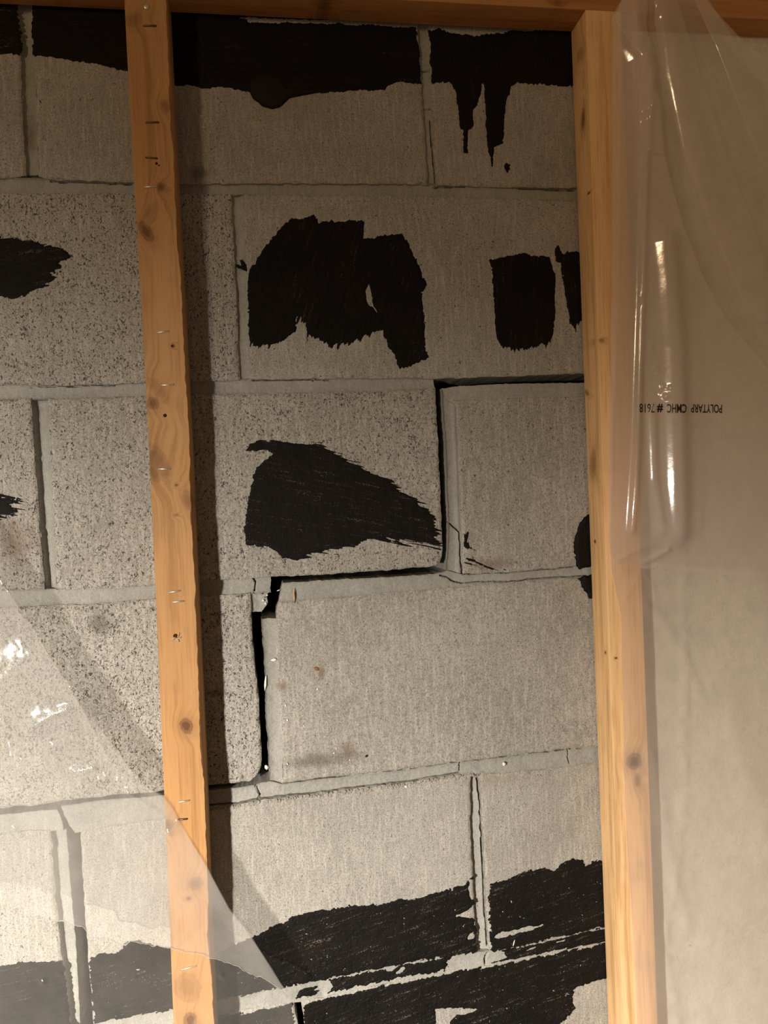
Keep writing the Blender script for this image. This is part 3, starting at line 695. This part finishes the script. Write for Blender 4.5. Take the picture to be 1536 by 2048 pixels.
# ------------------------------------------------------------------ framing lumber (38 x 38 mm)
YB, YF = -3.0, -41.0
def lumber(name, sec_fn, s0, s1, n, place, mat, parent):
    """sec_fn(s) -> (m,2) closed outline; place maps (s, outline) to xyz"""
    S = np.linspace(s0, s1, n); rings = [place(s, sec_fn(s)) for s in S]; m_ = len(rings[0])
    V = np.concatenate(rings); k = np.arange(m_); k2 = (k + 1) % m_
    Q = np.concatenate([np.stack([i * m_ + k, i * m_ + k2, (i + 1) * m_ + k2, (i + 1) * m_ + k], -1) for i in range(n - 1)])
    c0 = rings[0].mean(0); c1 = rings[-1].mean(0); V = np.concatenate([V, [c0, c1]])
    T = np.concatenate([np.stack([k * 0 + len(V) - 2, k2, k], -1), np.stack([k * 0 + len(V) - 1, (n - 1) * m_ + k, (n - 1) * m_ + k2], -1)])
    me = make_mesh(name, V, Q, T, mat)
    me.set_sharp_from_angle(angle=math.radians(28))
    return obj(name, me, parent)
def section(w, d, r, wane=(0, 0)):
    """outline from the back-left corner, x 0..w, y 0 (back) .. -d (front); wane = chamfer of the front right edge"""
    pts = []
    def arc(cx, cy, a0, a1, rr):
        for a in np.linspace(a0, a1, 4): pts.append((cx + rr * math.cos(a), cy + rr * math.sin(a)))
    arc(r, -r, math.pi / 2, math.pi, r); arc(r, -d + r, math.pi, 1.5 * math.pi, r)
    wx, wy = max(wane[0], r), max(wane[1], r)
    for t in np.linspace(0, 1, 5):
        # slightly bulging chamfer
        x = w - wx + wx * t; y = -d + wy * t
        bulge = math.sin(math.pi * t) * 0.22
        pts.append((x + bulge * wx * 0.7, y - bulge * wy * 0.7))
    arc(w - r, -r, 0, math.pi / 2, r)
    return np.array(pts)

ZP = 163.0                       # underside of the top plate
zl = np.array([105, -32, -146, -261, -400, -540, -660, -776])[::-1]
xl = np.array([-100.4, -99.4, -98.2, -97.6, -98.0, -98.8, -99.2, -100.4])[::-1]
xr = np.array([-62.2, -61.4, -60.6, -60.0, -60.8, -60.8, -61.8, -62.6])[::-1]
LK = [((292, 463), 4.2, 8.5, 0.5, 0.85), ((300, 430), 5, 11, -0.5, 0.35), ((306, 806), 4.5, 5, 0.4, 0.75), ((318, 780), 5, 12, 0.6, 0.35),
      ((312, 920), 8, 15, 0.5, 0.55), ((308, 945), 4, 8, 0.3, 0.6), ((373, 1452), 5.0, 6.0, 0.3, 0.95), ((322, 374), 3.4, 3.6, 0, 0.75),
      ((334, 1652), 5, 5, 0, 0.8), ((391, 1767), 6, 5, 0, 0.6), ((346, 692), 1.5, 1.5, 0, 0.9), ((353, 970), 1.4, 1.2, 0, 0.8), ((375, 1000), 4, 8, 0.2, 0.5),
      ((377, 1797), 1.6, 1.6, 0, 0.9), ((352, 1030), 2, 1.4, 0, 0.5), ((330, 212), 4, 5, 0.3, 0.5), ((268, 40), 7, 5, 0.4, 0.4), ((375, 1975), 10, 12, 0.4, 0.45), ((380, 2040), 5, 6, 0, 0.9)]
M_STUD_L = wood_material('stud_pine', 'z', LK)
STUD_L = thing('wood_stud', 'weathered wooden stud with staples and knots, waney right edge, left of the cracked bay', 'stud', 'wall studs')
def sec_left(z):
    w = np.interp(z, zl, xr) - np.interp(z, zl, xl)
    wn = 1.2 + 2.6 * max(0, 0.25 + 1.5 * float(fbm(np.array([z / 60.0]), np.array([0.3]), 401, 3)[0])) + 1.1 * float(fbm(np.array([z / 7.0]), np.array([4.1]), 409, 2)[0])
    wn = max(0.7, wn)
    s = section(w, 38, 0.9, (wn, wn * 3.0))
    return s
def place_left(z, s):
    x0 = np.interp(z, zl, xl)
    return np.stack([x0 + s[:, 0], YB + s[:, 1], np.full(len(s), z)], 1)
lumber('stud_body', sec_left, -1100, ZP, 520, place_left, M_STUD_L, STUD_L)

XS = 344.0
RK = [((1166, 240, XS), 3.5, 9, 0.1, 0.8), ((1174, 786, XS), 6, 2, 0.4, 0.6), ((1186, 930, XS), 7, 13, 0.2, 0.55), ((1190, 1083, XS), 2.0, 1.6, 0, 0.95),
      ((1211, 1305, XS), 1.8, 1.3, 0, 0.9), ((1178, 386, XS), 3, 1.0, 0, 0.9), ((1216, 1420, XS), 2.5, 26, 0.02, 0.35), ((1222, 1660, XS), 2.5, 30, 0.02, 0.35),
      ((1160, 110, XS), 7, 6, 0, 0.4), ((1268, 1523), 7, 7, 0, 0.9), ((1275, 1560), 3, 6, 0, 0.6), ((1203, 681), 2.5, 2, 0, 0.6), ((1232, 1316), 1.3, 1, 0, 0.9)]
M_STUD_R = wood_material('stud_pine_pale', 'z', RK, base=(0.84, 0.52, 0.235))
STUD_R = thing('wood_stud', 'wooden stud partly behind the clear plastic sheet, right of the cracked bay', 'stud', 'wall studs')
def place_right(z, s): return np.stack([344.0 + s[:, 0], YB + s[:, 1], np.full(len(s), z)], 1)
lumber('stud_body', lambda z: section(38, 38, 1.0), -1100, ZP, 300, place_right, M_STUD_R, STUD_R)

M_PLATE = wood_material('plate_pine', 'x', [((648, 24), 6, 4, 0, 0.6), ((1100, 30), 4, 3, 0, 0.4), ((120, 4), 6, 3, 0, 0.4)], base=(0.52, 0.245, 0.085), yplane=-20)
PLATE = thing('top_plate', 'horizontal wooden top plate running across above both studs', 'beam')
def place_plate(x, s): return np.stack([np.full(len(s), x), YB + s[:, 1], ZP + 0.2 + s[:, 0]], 1)
lumber('plate_body', lambda x: section(38, 38, 1.0), -330, 800, 60, place_plate, M_PLATE, PLATE)

# staples, nail and nail holes in the left stud
def tube(path, r, sides=8):
    P = np.asarray(path, float); V = []; n = len(P)
    for i in range(n):
        t = P[min(i + 1, n - 1)] - P[max(i - 1, 0)]; t /= np.linalg.norm(t)
        a = np.cross(t, (0.3, 0.2, 0.93)); a /= np.linalg.norm(a); b_ = np.cross(t, a)
        for k in range(sides):
            q = 2 * math.pi * k / sides; V.append(P[i] + r * (math.cos(q) * a + math.sin(q) * b_))
    k = np.arange(sides); k2 = (k + 1) % sides
    Q = np.concatenate([np.stack([i * sides + k, i * sides + k2, (i + 1) * sides + k2, (i + 1) * sides + k], -1) for i in range(n - 1)])
    V = np.array(V); V = np.concatenate([V, [P[0], P[-1]]])
    T = np.concatenate([np.stack([k * 0 + len(V) - 2, k2, k], -1), np.stack([k * 0 + len(V) - 1, (n - 1) * sides + k, (n - 1) * sides + k2], -1)])
    return V, Q, T
for (px, ln, deg, mt, lift) in [((300, 52), 11.5, 0, M_RUST, 0.4), ((305, 245), 11.5, 0, M_RUST, 0.3), ((303, 316), 10.5, -6, M_RUST, 0.25), ((301, 374), 11.5, 2, M_STEEL, 0.5),
                                ((326, 664), 11, 5, M_STEEL, 0.9), ((335, 770), 11.5, 0, M_STEEL, 0.8), ((329, 938), 11, -4, M_STEEL, 0.8), ((349, 1183), 10.5, 4, M_STEEL, 0.9),
                                ((356, 1203), 11, 0, M_STEEL, 0.8), ((368, 1602), 10.5, 1, M_STEEL, 0.8), ((366, 1638), 8, -4, M_RUST, 1.0), ((378, 1935), 14, 5, M_STEEL, 0.5)]:
    c = W([px], YF)[0]; a = math.radians(deg + 2.4)
    dx, dz = math.cos(a) * ln / 2, math.sin(a) * ln / 2
    y = YF - 0.25 - lift * 0.5
    path = [(c[0] - dx, YF + 4, c[2] - dz), (c[0] - dx, y + 0.7, c[2] - dz), (c[0] - dx * 0.93, y, c[2] - dz * 0.93), (c[0] + dx * 0.93, y, c[2] + dz * 0.93),
            (c[0] + dx, y + 0.7, c[2] + dz), (c[0] + dx, YF + 4, c[2] + dz)]
    obj('staple', make_mesh('staple', *tube(path, 0.8), mt), STUD_L)
def disc(px, r, y, h, mat, name, parent, n=14, dome=0.4):
    c = W([px], YF)[0]; V = []
    for (rr, yy) in ((1.0, y + h), (1.0, y), (0.8, y - dome * 0.7), (0.45, y - dome)):
        for k in range(n):
            a = 2 * math.pi * k / n; V.append((c[0] + r * rr * math.cos(a), yy, c[2] + r * rr * math.sin(a)))
    Q = [(i * n + k, i * n + (k + 1) % n, (i + 1) * n + (k + 1) % n, (i + 1) * n + k) for i in range(3) for k in range(n)]
    V.append((c[0], y - dome * 1.05, c[2])); T = [(3 * n + k, 3 * n + (k + 1) % n, len(V) - 1) for k in range(n)]
    return obj(name, make_mesh(name, np.array(V), np.array(Q), np.array(T), mat), parent)
disc((293, 14), 2.6, YF - 0.5, 3, M_STEEL, 'nail_head', STUD_L, dome=0.6)
for px, r in (((330, 831), 1.7), ((313, 327), 1.3), ((318, 331), 0.8), ((351, 1272), 2.2), ((344, 692), 1.0)):
    disc(px, r, YF - 0.05, 1.5, M_HOLE, 'nail_hole', STUD_L, dome=0.06)
# torn splinters round the ragged hole
for i, (px, ang) in enumerate((((357, 1271), 0.4), ((355, 1279), -0.6), ((347, 1277), 0.9), ((358, 1276), 1.2))):
    c = W([px], YF)[0]
    V, Q, T = pebble(90 + i, 0.7, 0.7, 2.4)
    V = rotate_y(V, ang) + np.array([c[0], YF - 0.6, c[2]])
    obj('splinter', make_mesh('splinter', V, Q, T, M_SLIVER, False), STUD_L)

# ------------------------------------------------------------------ plastic film on the right
def ridge(px_x, px_y, line, width, amp, sharp=False, taper=False):
    d = dist_poly(px_x, px_y, line)
    h = amp * (np.exp(-d / width) if sharp else np.exp(-(d / width) ** 2))
    return h
def sheet_mesh(name, GX, GY, disp, ybase, mat):
    """pixel grids -> points on the plane ybase, pushed towards the room by disp (mm) along the wall normal"""
    nv, nu = GX.shape
    P = W(np.stack([GX.ravel(), GY.ravel()], 1), ybase)
    P[:, 1] -= disp.ravel()
    i = np.arange(nv * nu).reshape(nv, nu)
    q = np.stack([i[:-1, :-1], i[1:, :-1], i[1:, 1:], i[:-1, 1:]], -1).reshape(-1, 4)
    return make_mesh(name, P, q, None, mat)
M_FILM_R = film_material('polyethylene_film_hazy', 0.33, (1.0, 0.91, 0.84), 0.11, 0.06, 0.9)
M_PLY_R = film_material('polyethylene_film_pinkish', 0.32, (1.0, 0.90, 0.83), 0.14, 0.06, 0.9)
M_FILM_L = film_material('polyethylene_film', 0.08, (0.90, 0.87, 0.82), 0.08, 0.08, 0.7)
M_PLY_L = film_material('polyethylene_film_milky', 0.20, (0.80, 0.77, 0.73), 0.12, 0.10, 0.6)
RL = np.array([(1236, -110), (1233, 0), (1226, 21), (1209, 53), (1200, 74), (1206, 92), (1205, 185), (1207, 291), (1209, 423), (1209, 520), (1210, 600), (1210, 766), (1209, 865),
               (1210, 965), (1212, 1064), (1220, 1147), (1224, 1165), (1239, 1233), (1243, 1392), (1244, 1528), (1250, 1664), (1259, 1800), (1266, 1936), (1270, 2048), (1290, 2431)], float)
RRt = np.array([(1300, -110), (1320, 0), (1350, 10), (1384, 32), (1421, 77), (1447, 108), (1487, 148), (1526, 185), (1640, 300), (1840, 480), (1840, 2431)], float)
PLY_EDGE = [(1236, 0), (1250, 130), (1288, 250), (1304, 340), (1345, 470), (1380, 560), (1425, 645), (1490, 725), (1560, 815), (1700, 960), (1840, 1100)]
def film_disp(GX, GY):
    h = 2.0 + 0 * GX
    # the film hangs free of the stud above y = 1130 and lies on it below
    free = 1 / (1 + np.exp((GY - 1100) / 45))
    h += free * (5 * np.exp(-((GX - 1268) / 46) ** 2) + 3 + 17 * np.clip((1130 - GY) / 1000, 0, 1))
    h += ridge(GX, GY, PLY_EDGE, 22, 6, True) * (GY < 1300)
    h += ridge(GX, GY, [(1266, 120), (1266, 400), (1263, 700), (1260, 900), (1254, 1060)], 8, 4.6)
    h += ridge(GX, GY, [(1310, 500), (1330, 700), (1338, 900), (1344, 1060)], 26, 14)
    h += ridge(GX, GY, [(1288, 820), (1296, 960), (1312, 1060)], 10, 4.6)
    # gathers fanning out from the fixing at the plate
    h += ridge(GX, GY, [(1290, 20), (1330, 200), (1385, 380), (1420, 470), (1470, 560)], 30, 6)
    h += ridge(GX, GY, [(1330, 20), (1395, 200), (1450, 380), (1492, 520), (1560, 680)], 26, 5)
    h -= ridge(GX, GY, [(1275, 80), (1320, 330), (1370, 480)], 16, 5)
    h += ridge(GX, GY, [(1200, 80), (1245, 150), (1252, 250), (1290, 240)], 14, 3.0)
    h += ridge(GX, GY, [(1384, 32), (1447, 108), (1526, 185), (1640, 300)], 10, 3.0, True)
    # crease fanning out from the pinch near (1280, 1132)
    h -= ridge(GX, GY, [(1280, 1134), (1281, 1130)], 15, 5, True)
    h += ridge(GX, GY, [(1282, 1126), (1308, 1112), (1328, 1098)], 4.5, 4.5, True)
    h += ridge(GX, GY, [(1228, 1124), (1262, 1100), (1292, 1092), (1326, 1098)], 5, 2.2, True)
    h += ridge(GX, GY, [(1284, 1142), (1300, 1165), (1308, 1200)], 8, 1.8, True)
    h += ridge(GX, GY, [(1278, 1142), (1258, 1180), (1246, 1198)], 6, 1.6, True)
    h += ridge(GX, GY, [(1293, 1214), (1320, 1235), (1350, 1290), (1366, 1310), (1400, 1400)], 12, 2.4)
    h += ridge(GX, GY, [(1240, 1210), (1292, 1213)], 6, 0.7, True)
    h += ridge(GX, GY, [(1302, 1510), (1325, 1640), (1345, 1740), (1372, 1850)], 14, 2.6)
    h += ridge(GX, GY, [(1282, 1134), (1400, 1146), (1536, 1158), (1700, 1170)], 5, 0.6, True)
    h += ridge(GX, GY, [(1500, 1150), (1522, 1230), (1540, 1330), (1560, 1480)], 26, 2.4)
    h += ridge(GX, GY, [(1440, 1380), (1480, 1540), (1530, 1700)], 30, 3.5)
    off = np.clip((GX - 1290) / 60, 0, 1) + free
    h += (1.5 * fbm(GX / 110, GY / 260, 501, 3) + 0.35 * fbm(GX / 40, GY / 80, 507, 2)) * np.clip(off, 0.1, 1)
    # little dimples
    for (x, y, r, a) in ((1272, 588, 4, 1.5), (1266, 605, 4, -1.2), (1268, 622, 4, 1.4), (1270, 650, 4, -1.2), (1286, 702, 5, 2), (1294, 742, 7, 2.6), (1292, 750, 4, -2), (1306, 778, 4, 1.6),
                         (1318, 782, 4, 1.3), (1298, 792, 3, -1.5), (1312, 798, 5, 1.8), (1276, 790, 3, 1.2)):
        h += a * np.exp(-((GX - x) ** 2 + (GY - y) ** 2) / r ** 2)
    back = np.clip((GX - 1330) / 260, 0, 1)
    return np.maximum(h, 0.8) + 8 * back * back * (3 - 2 * back)
def right_film():
    gy = np.unique(np.concatenate([np.arange(-110, 220, 3.0), np.arange(220, 1240, 3.2), np.arange(1240, 2431, 5.0)]))
    t = np.linspace(0, 1, 210) ** 1.25
    xl_ = np.interp(gy, RL[:, 1], RL[:, 0]) + 1.5 * fbm(gy / 40, gy * 0, 521, 3)
    xr_ = np.interp(gy, RRt[:, 1], RRt[:, 0])
    GX = xl_[:, None] + (xr_ - xl_)[:, None] * t[None]; GY = np.broadcast_to(gy[:, None], GX.shape)
    root = thing('plastic_sheet', 'tall hazy clear plastic sheet hanging in folds over the right stud and wall', 'plastic sheet', 'vapour barrier film')
    obj('film', sheet_mesh('film', GX, GY, film_disp(GX, GY), YF, M_FILM_R), root)
    # the overlapping second ply to the left of and below the long slanting edge
    PE = np.array(PLY_EDGE, float)
    xr2 = np.where(gy > 1100, 1840, np.interp(gy, PE[:, 1], PE[:, 0])); xr2 = np.maximum(xr2, xl_ + 2)
    k = gy > 60; GX = (xl_[:, None] + (xr2 - xl_)[:, None] * t[None])[k]; GY = np.broadcast_to(gy[:, None], (len(gy), len(t)))[k]
    low = np.interp(GX, [1200, 1228, 1282, 1400, 1536, 1840], [1116, 1124, 1136, 1147, 1159, 1186])     # ends along the cross crease
    GY = np.minimum(GY, low); kk = gy[k] < 1190; GX = GX[kk]; GY = GY[kk]
    obj('second_ply', sheet_mesh('second_ply', GX, GY, film_disp(GX, GY) + 1.2, YF, M_PLY_R), root)
    # folded-over pleats fanning out below the fixing
    for dz, la, lb in ((2.4, [(1268, 8), (1300, 180), (1338, 320), (1395, 470), (1450, 590), (1492, 655)], [(1312, 8), (1372, 180), (1418, 320), (1468, 450), (1500, 540), (1512, 650)]),
                       (3.2, [(1230, 6), (1204, 72), (1242, 150), (1250, 260), (1262, 330)], [(1262, 6), (1264, 80), (1280, 180), (1292, 250), (1300, 335)]),
                       (2.8, [(1350, 12), (1400, 120), (1470, 300), (1530, 430)], [(1384, 32), (1436, 110), (1510, 270), (1580, 420)])):
        A, B = resample(np.array(la, float), 160), resample(np.array(lb, float), 160); u = np.linspace(0, 1, 40)[None, :, None]
        G = A[:, None] * (1 - u) + B[:, None] * u; hump = 3.0 * np.sin(np.pi * u[..., 0]) ** 0.6
        obj('pleat', sheet_mesh('pleat', G[..., 0], G[..., 1], film_disp(G[..., 0], G[..., 1]) + dz + hump, YF, M_PLY_R), root)
    return root
FILM_R = right_film()

# lettering printed upside down on the film
def printed(text, x0, x1, y0, y1, bold):
    cu = bpy.data.curves.new('lettering', 'FONT'); cu.body = text; cu.size = 1.0; cu.offset = bold; cu.resolution_u = 3
    tmp = bpy.data.objects.new('lettering_tmp', cu); scene.collection.objects.link(tmp)
    dg = bpy.context.evaluated_depsgraph_get(); me = bpy.data.meshes.new_from_object(tmp.evaluated_get(dg))
    bpy.data.objects.remove(tmp)
    n = len(me.vertices); co = np.empty(n * 3, np.float32); me.vertices.foreach_get('co', co); co = co.reshape(-1, 3)
    a, b_ = co[:, 0].min(), co[:, 0].max(); c, d = co[:, 1].min(), co[:, 1].max()
    u = (co[:, 0] - a) / (b_ - a); v = (co[:, 1] - c) / (d - c)
    GX = x1 + (x0 - x1) * u                                   # rotated half a turn on the sheet
    GY = y0 + (y1 - y0) * v + (0.012 * (GX - 1360))
    TX, TY = GX.copy(), GY.copy()
    for _ in range(12):                                       # settle the print on the bulging film
        P = W(np.stack([GX, GY], 1), YF); P[:, 1] -= film_disp(GX, GY) + 1.9
        c_ = (P - CAM) @ RM.T
        GX = GX + 0.5 * (TX - (768 + FPX * c_[:, 0] / c_[:, 2])); GY = GY + 0.5 * (TY - (1024 + FPX * c_[:, 1] / c_[:, 2]))
    P = W(np.stack([GX, GY], 1), YF); P[:, 1] -= film_disp(GX, GY) + 1.9
    P = P / 1000; P[:, 2] += ZO
    me.vertices.foreach_set('co', P.astype(np.float32).ravel()); me.update(); me.materials.clear(); me.materials.append(M_INK)
    obj('lettering', me, FILM_R, label='black printed lettering upside down')
printed('POLYTARP', 1382, 1444, 808, 825, 0.012)
printed('CMHC', 1334, 1373, 808, 826, 0.02)
printed('#', 1314, 1326, 808, 825, 0.03)
printed('7618', 1279, 1309, 808, 826, 0.004)

# ------------------------------------------------------------------ plastic film in the lower left corner
LE = np.array([(-190, 880), (-60, 1062), (0, 1151), (31, 1195), (62, 1239), (109, 1317), (141, 1364), (172, 1411), (219, 1473), (266, 1536), (297, 1567), (323, 1583),
               (346, 1611), (358, 1636), (375, 1665), (417, 1732), (458, 1807), (500, 1861), (542, 1927), (571, 1973), (583, 1998), (596, 2048), (630, 2210), (668, 2431)], float)
def left_disp(GX, GY):
    ex = np.interp(GY, LE[:, 1], LE[:, 0]); e = np.maximum(ex - GX, 0)          # pixels left of the free edge
    h = 2.0 + 0 * GX
    h += 3.5 * fbm(GX / 150, GY / 150, 601, 3) * np.clip(np.abs(GX - 375) / 90, 0, 1) + 1.0 * fbm(GX / 35, GY / 35, 607, 3)
    h += 4 * np.exp(-(e / 26) ** 2) * np.clip(np.abs(GX - 370) / 60, 0, 1)       # the edge lifts off
    h += ridge(GX, GY, [(150, 1380), (172, 1420), (196, 1468), (205, 1485), (222, 1515), (245, 1538), (270, 1560)], 7, 4, True)
    h += ridge(GX, GY, [(70, 1450), (105, 1430), (135, 1417)], 10, 4, True)
    h += ridge(GX, GY, [(255, 1580), (290, 1602), (318, 1622)], 6, 3.5, True)
    h += ridge(GX, GY, [(150, 1542), (172, 1539), (190, 1535)], 6, 3, True)
    h += ridge(GX, GY, [(108, 1489), (130, 1487), (145, 1484)], 6, 2, True)
    h += ridge(GX, GY, [(0, 1435), (18, 1448)], 6, 3, True)
    for (x, y, r, a) in ((212, 1552, 5, 2), (236, 1560, 5, 2), (245, 1548, 4, -2), (200, 1558, 4, 1.5), (275, 1580, 4, 2), (22, 1492, 5, 2), (20, 1500, 4, -2), (45, 1520, 4, 1.5),
                         (356, 1640, 5, 2.2), (338, 1664, 6, 2.5), (335, 1672, 4, -2), (364, 1796, 4, 1.5), (360, 1938, 5, 2), (88, 1962, 5, 2.4), (120, 1946, 3, 1.5), (272, 1953, 4, 2), (130, 2022, 3, 1.5), (444, 1949, 4, 2), (30, 1656, 5, 2), (396, 2040, 5, 2)):
        h += a * np.exp(-((GX - x) ** 2 + (GY - y) ** 2) / r ** 2)
    return np.maximum(h, 0.7)
TEAR = np.array([(-200, 1780), (0, 1800), (60, 1826), (113, 1837), (150, 1847), (172, 1852), (180, 1874), (205, 1872), (232, 1884), (252, 1888), (267, 1878), (292, 1886), (335, 1894), (380, 1903), (430, 1915), (470, 1928), (500, 1945), (540, 1956), (575, 1986)], float)
def left_film():
    root = thing('plastic_sheet', 'clear plastic sheet with a slanted free edge crossing the left stud low down', 'plastic sheet', 'vapour barrier film')
    gy = np.arange(890, 2430, 3.4); t = 1 - np.linspace(1, 0, 190) ** 1.1
    ex = np.interp(gy, LE[:, 1], LE[:, 0]) + 1.2 * fbm(gy / 30, gy * 0, 611, 3)
    GX = -200 + (ex + 200)[:, None] * t[None]; GY = np.broadcast_to(gy[:, None], GX.shape)
    obj('film', sheet_mesh('film', GX, GY, left_disp(GX, GY), YF, M_FILM_L), root)
    # the second ply, torn off along a ragged line
    gx = np.arange(-200, 577, 3.4); ty = np.interp(gx, TEAR[:, 0], TEAR[:, 1]) + 5 * fbm(gx / 9, gx * 0, 621, 3)
    ey = np.interp(gx, LE[:, 0], LE[:, 1]) + 4
    v = np.linspace(0, 1, 150)
    GY2 = ey[None] + np.maximum(ty - ey, 0.5)[None] * v[:, None]; GX2 = np.broadcast_to(gx[None], GY2.shape)
    obj('second_ply', sheet_mesh('second_ply', GX2, GY2, left_disp(GX2, GY2) - 0.6, YF, M_PLY_L), root)
    P = W(np.stack([gx, ty], 1), YF); P[:, 1] -= left_disp(gx, ty) + 0.2
    rng2 = np.random.default_rng(5)
    V, Q, T = tube(P[gx > 100], 0.34, 6); V += rng2.normal(0, 0.10, V.shape)
    obj('torn_edge', make_mesh('torn_edge', V, Q, T, film_material('torn_film_edge', 0.35, (0.75, 0.74, 0.71), 0.25, 0.2, 1.0)), root, label='ragged whitish torn edge')
    return root
left_film()

# ------------------------------------------------------------------ plaster flakes and slivers lying in the joints
def flake(name, px, w, h, deg, y, mat, label, cat, group=None, thick=0.8, seed=0):
    c = W([px])[0]; V, Q, T = pebble(500 + seed, w / 2, thick, h / 2)
    V = rotate_y(V, -math.radians(deg)) + np.array([c[0], y, c[2]])
    o = obj(name, make_mesh(name, V, Q, T, mat, False), None, label=label, category=cat)
    if group: o['group'] = group
    return o
flake('plaster_flake', (548, 1320), 6.5, 2.6, 0, 0.8, M_WHITE, 'flat white flake lying across the mortar beside the open vertical crack', 'flake', 'white flakes', seed=1)
flake('plaster_flake', (531, 1367), 2.2, 13, -6, 1.0, M_WHITE, 'long white flake standing upright in the open vertical crack', 'flake', 'white flakes', seed=2)
flake('plaster_flake', (533, 1535), 4, 4.5, 20, 0.5, M_WHITE, 'white flake at the foot of the open vertical crack', 'flake', 'white flakes', seed=3)
flake('plaster_flake', (1008, 1528), 4.4, 3.6, 30, 0.2, M_WHITE, 'white flake on the bed joint above the lower right block', 'flake', 'white flakes', seed=4)
flake('plaster_flake', (415, 1396), 5.5, 4.5, 10, -0.3, M_CRUMB, 'pale grey flake on the shaded block just right of the left stud', 'flake', 'white flakes', seed=5)
flake('plaster_flake', (1027, 1885), 1.3, 6.5, -18, -1.2, M_WHITE, 'thin white flake standing on the black tar at lower right', 'flake', 'white flakes', seed=6)
flake('plaster_flake', (812, 1573), 3.6, 2.2, -30, -0.4, M_WHITE, 'small white flake among the crumbs under the long bed joint', 'flake', 'white flakes', seed=7)
CRUMBS = [(635, 1378, 2.4, 'upright, just below the rusty chip'), (571, 1411, 2.2, 'upper of two beside the vertical mortar strip'), (575, 1440, 2.4, 'lower of two beside the vertical mortar strip'),
          (608, 1452, 1.8, 'right of the vertical mortar strip'), (704, 1367, 1.6, 'right of the rusty chip'), (668, 1506, 2.0, 'lower of a close pair low on the block'),
          (673, 1497, 1.5, 'upper of a close pair low on the block'), (700, 1520, 1.8, 'beneath the brown smear near the bottom edge'), (575, 1528, 2.2, 'in the bottom left corner of the block'),
          (761, 1450, 1.3, 'alone near the middle of the block'), (590, 1510, 1.3, 'between the corner crumb and the close pair'), (622, 1283, 1.4, 'upper of two near the block top left'),
          (621, 1290, 1.2, 'lower of two near the block top left'), (717, 1485, 1.3, 'above the brown smear')]
for i, (x, y, s, where) in enumerate(CRUMBS):
    flake('plaster_crumb', (x, y), s * 0.7, s, 25 * (i % 5) - 40, -0.2, M_WHITE, 'tiny white crumb on the large block, ' + where, 'crumb', 'white crumbs', 0.5, 20 + i)
for i, (x, y, s, where) in enumerate(((526, 1201, 2.6, 'largest white crumb'), (531, 1207, 2.2, 'lowest white crumb'), (534, 1190, 2.2, 'rightmost white crumb'), (528, 1195, 1.8, 'small grey crumb'), (522, 1188, 2.0, 'topmost grey crumb'))):
    flake('mortar_crumb', (x, y), s, s * 0.8, 40 * i, 0.0, M_WHITE if i < 3 else M_CRUMB, where + ' on the broken mortar at the top of the vertical crack', 'crumb', 'broken mortar crumbs', 0.7, 60 + i)
flake('wood_sliver', (588, 1192), 2.0, 13.5, 2, 0.2, M_SLIVER, 'pale wood sliver stuck to the mortar under the middle open joint', 'splinter', None, 0.6, 80)
flake('wood_sliver', (557, 1181), 3.6, 0.9, 18, 1.0, M_WHITE, 'thin pale sliver bridging the jagged corner of the crack', 'splinter', None, 0.4, 81)
flake('rust_chip', (633, 1337), 6, 3, -35, -0.1, simple('rusty_chip', (0.28, 0.13, 0.06), 0.9), 'rusty brown chip stuck on the large block', 'chip', None, 0.6, 83)
flake('dark_chip', (733, 1512), 3, 2.2, 25, -0.2, M_HOLE, 'dark speck on the large block low down', 'chip', None, 0.6, 84)
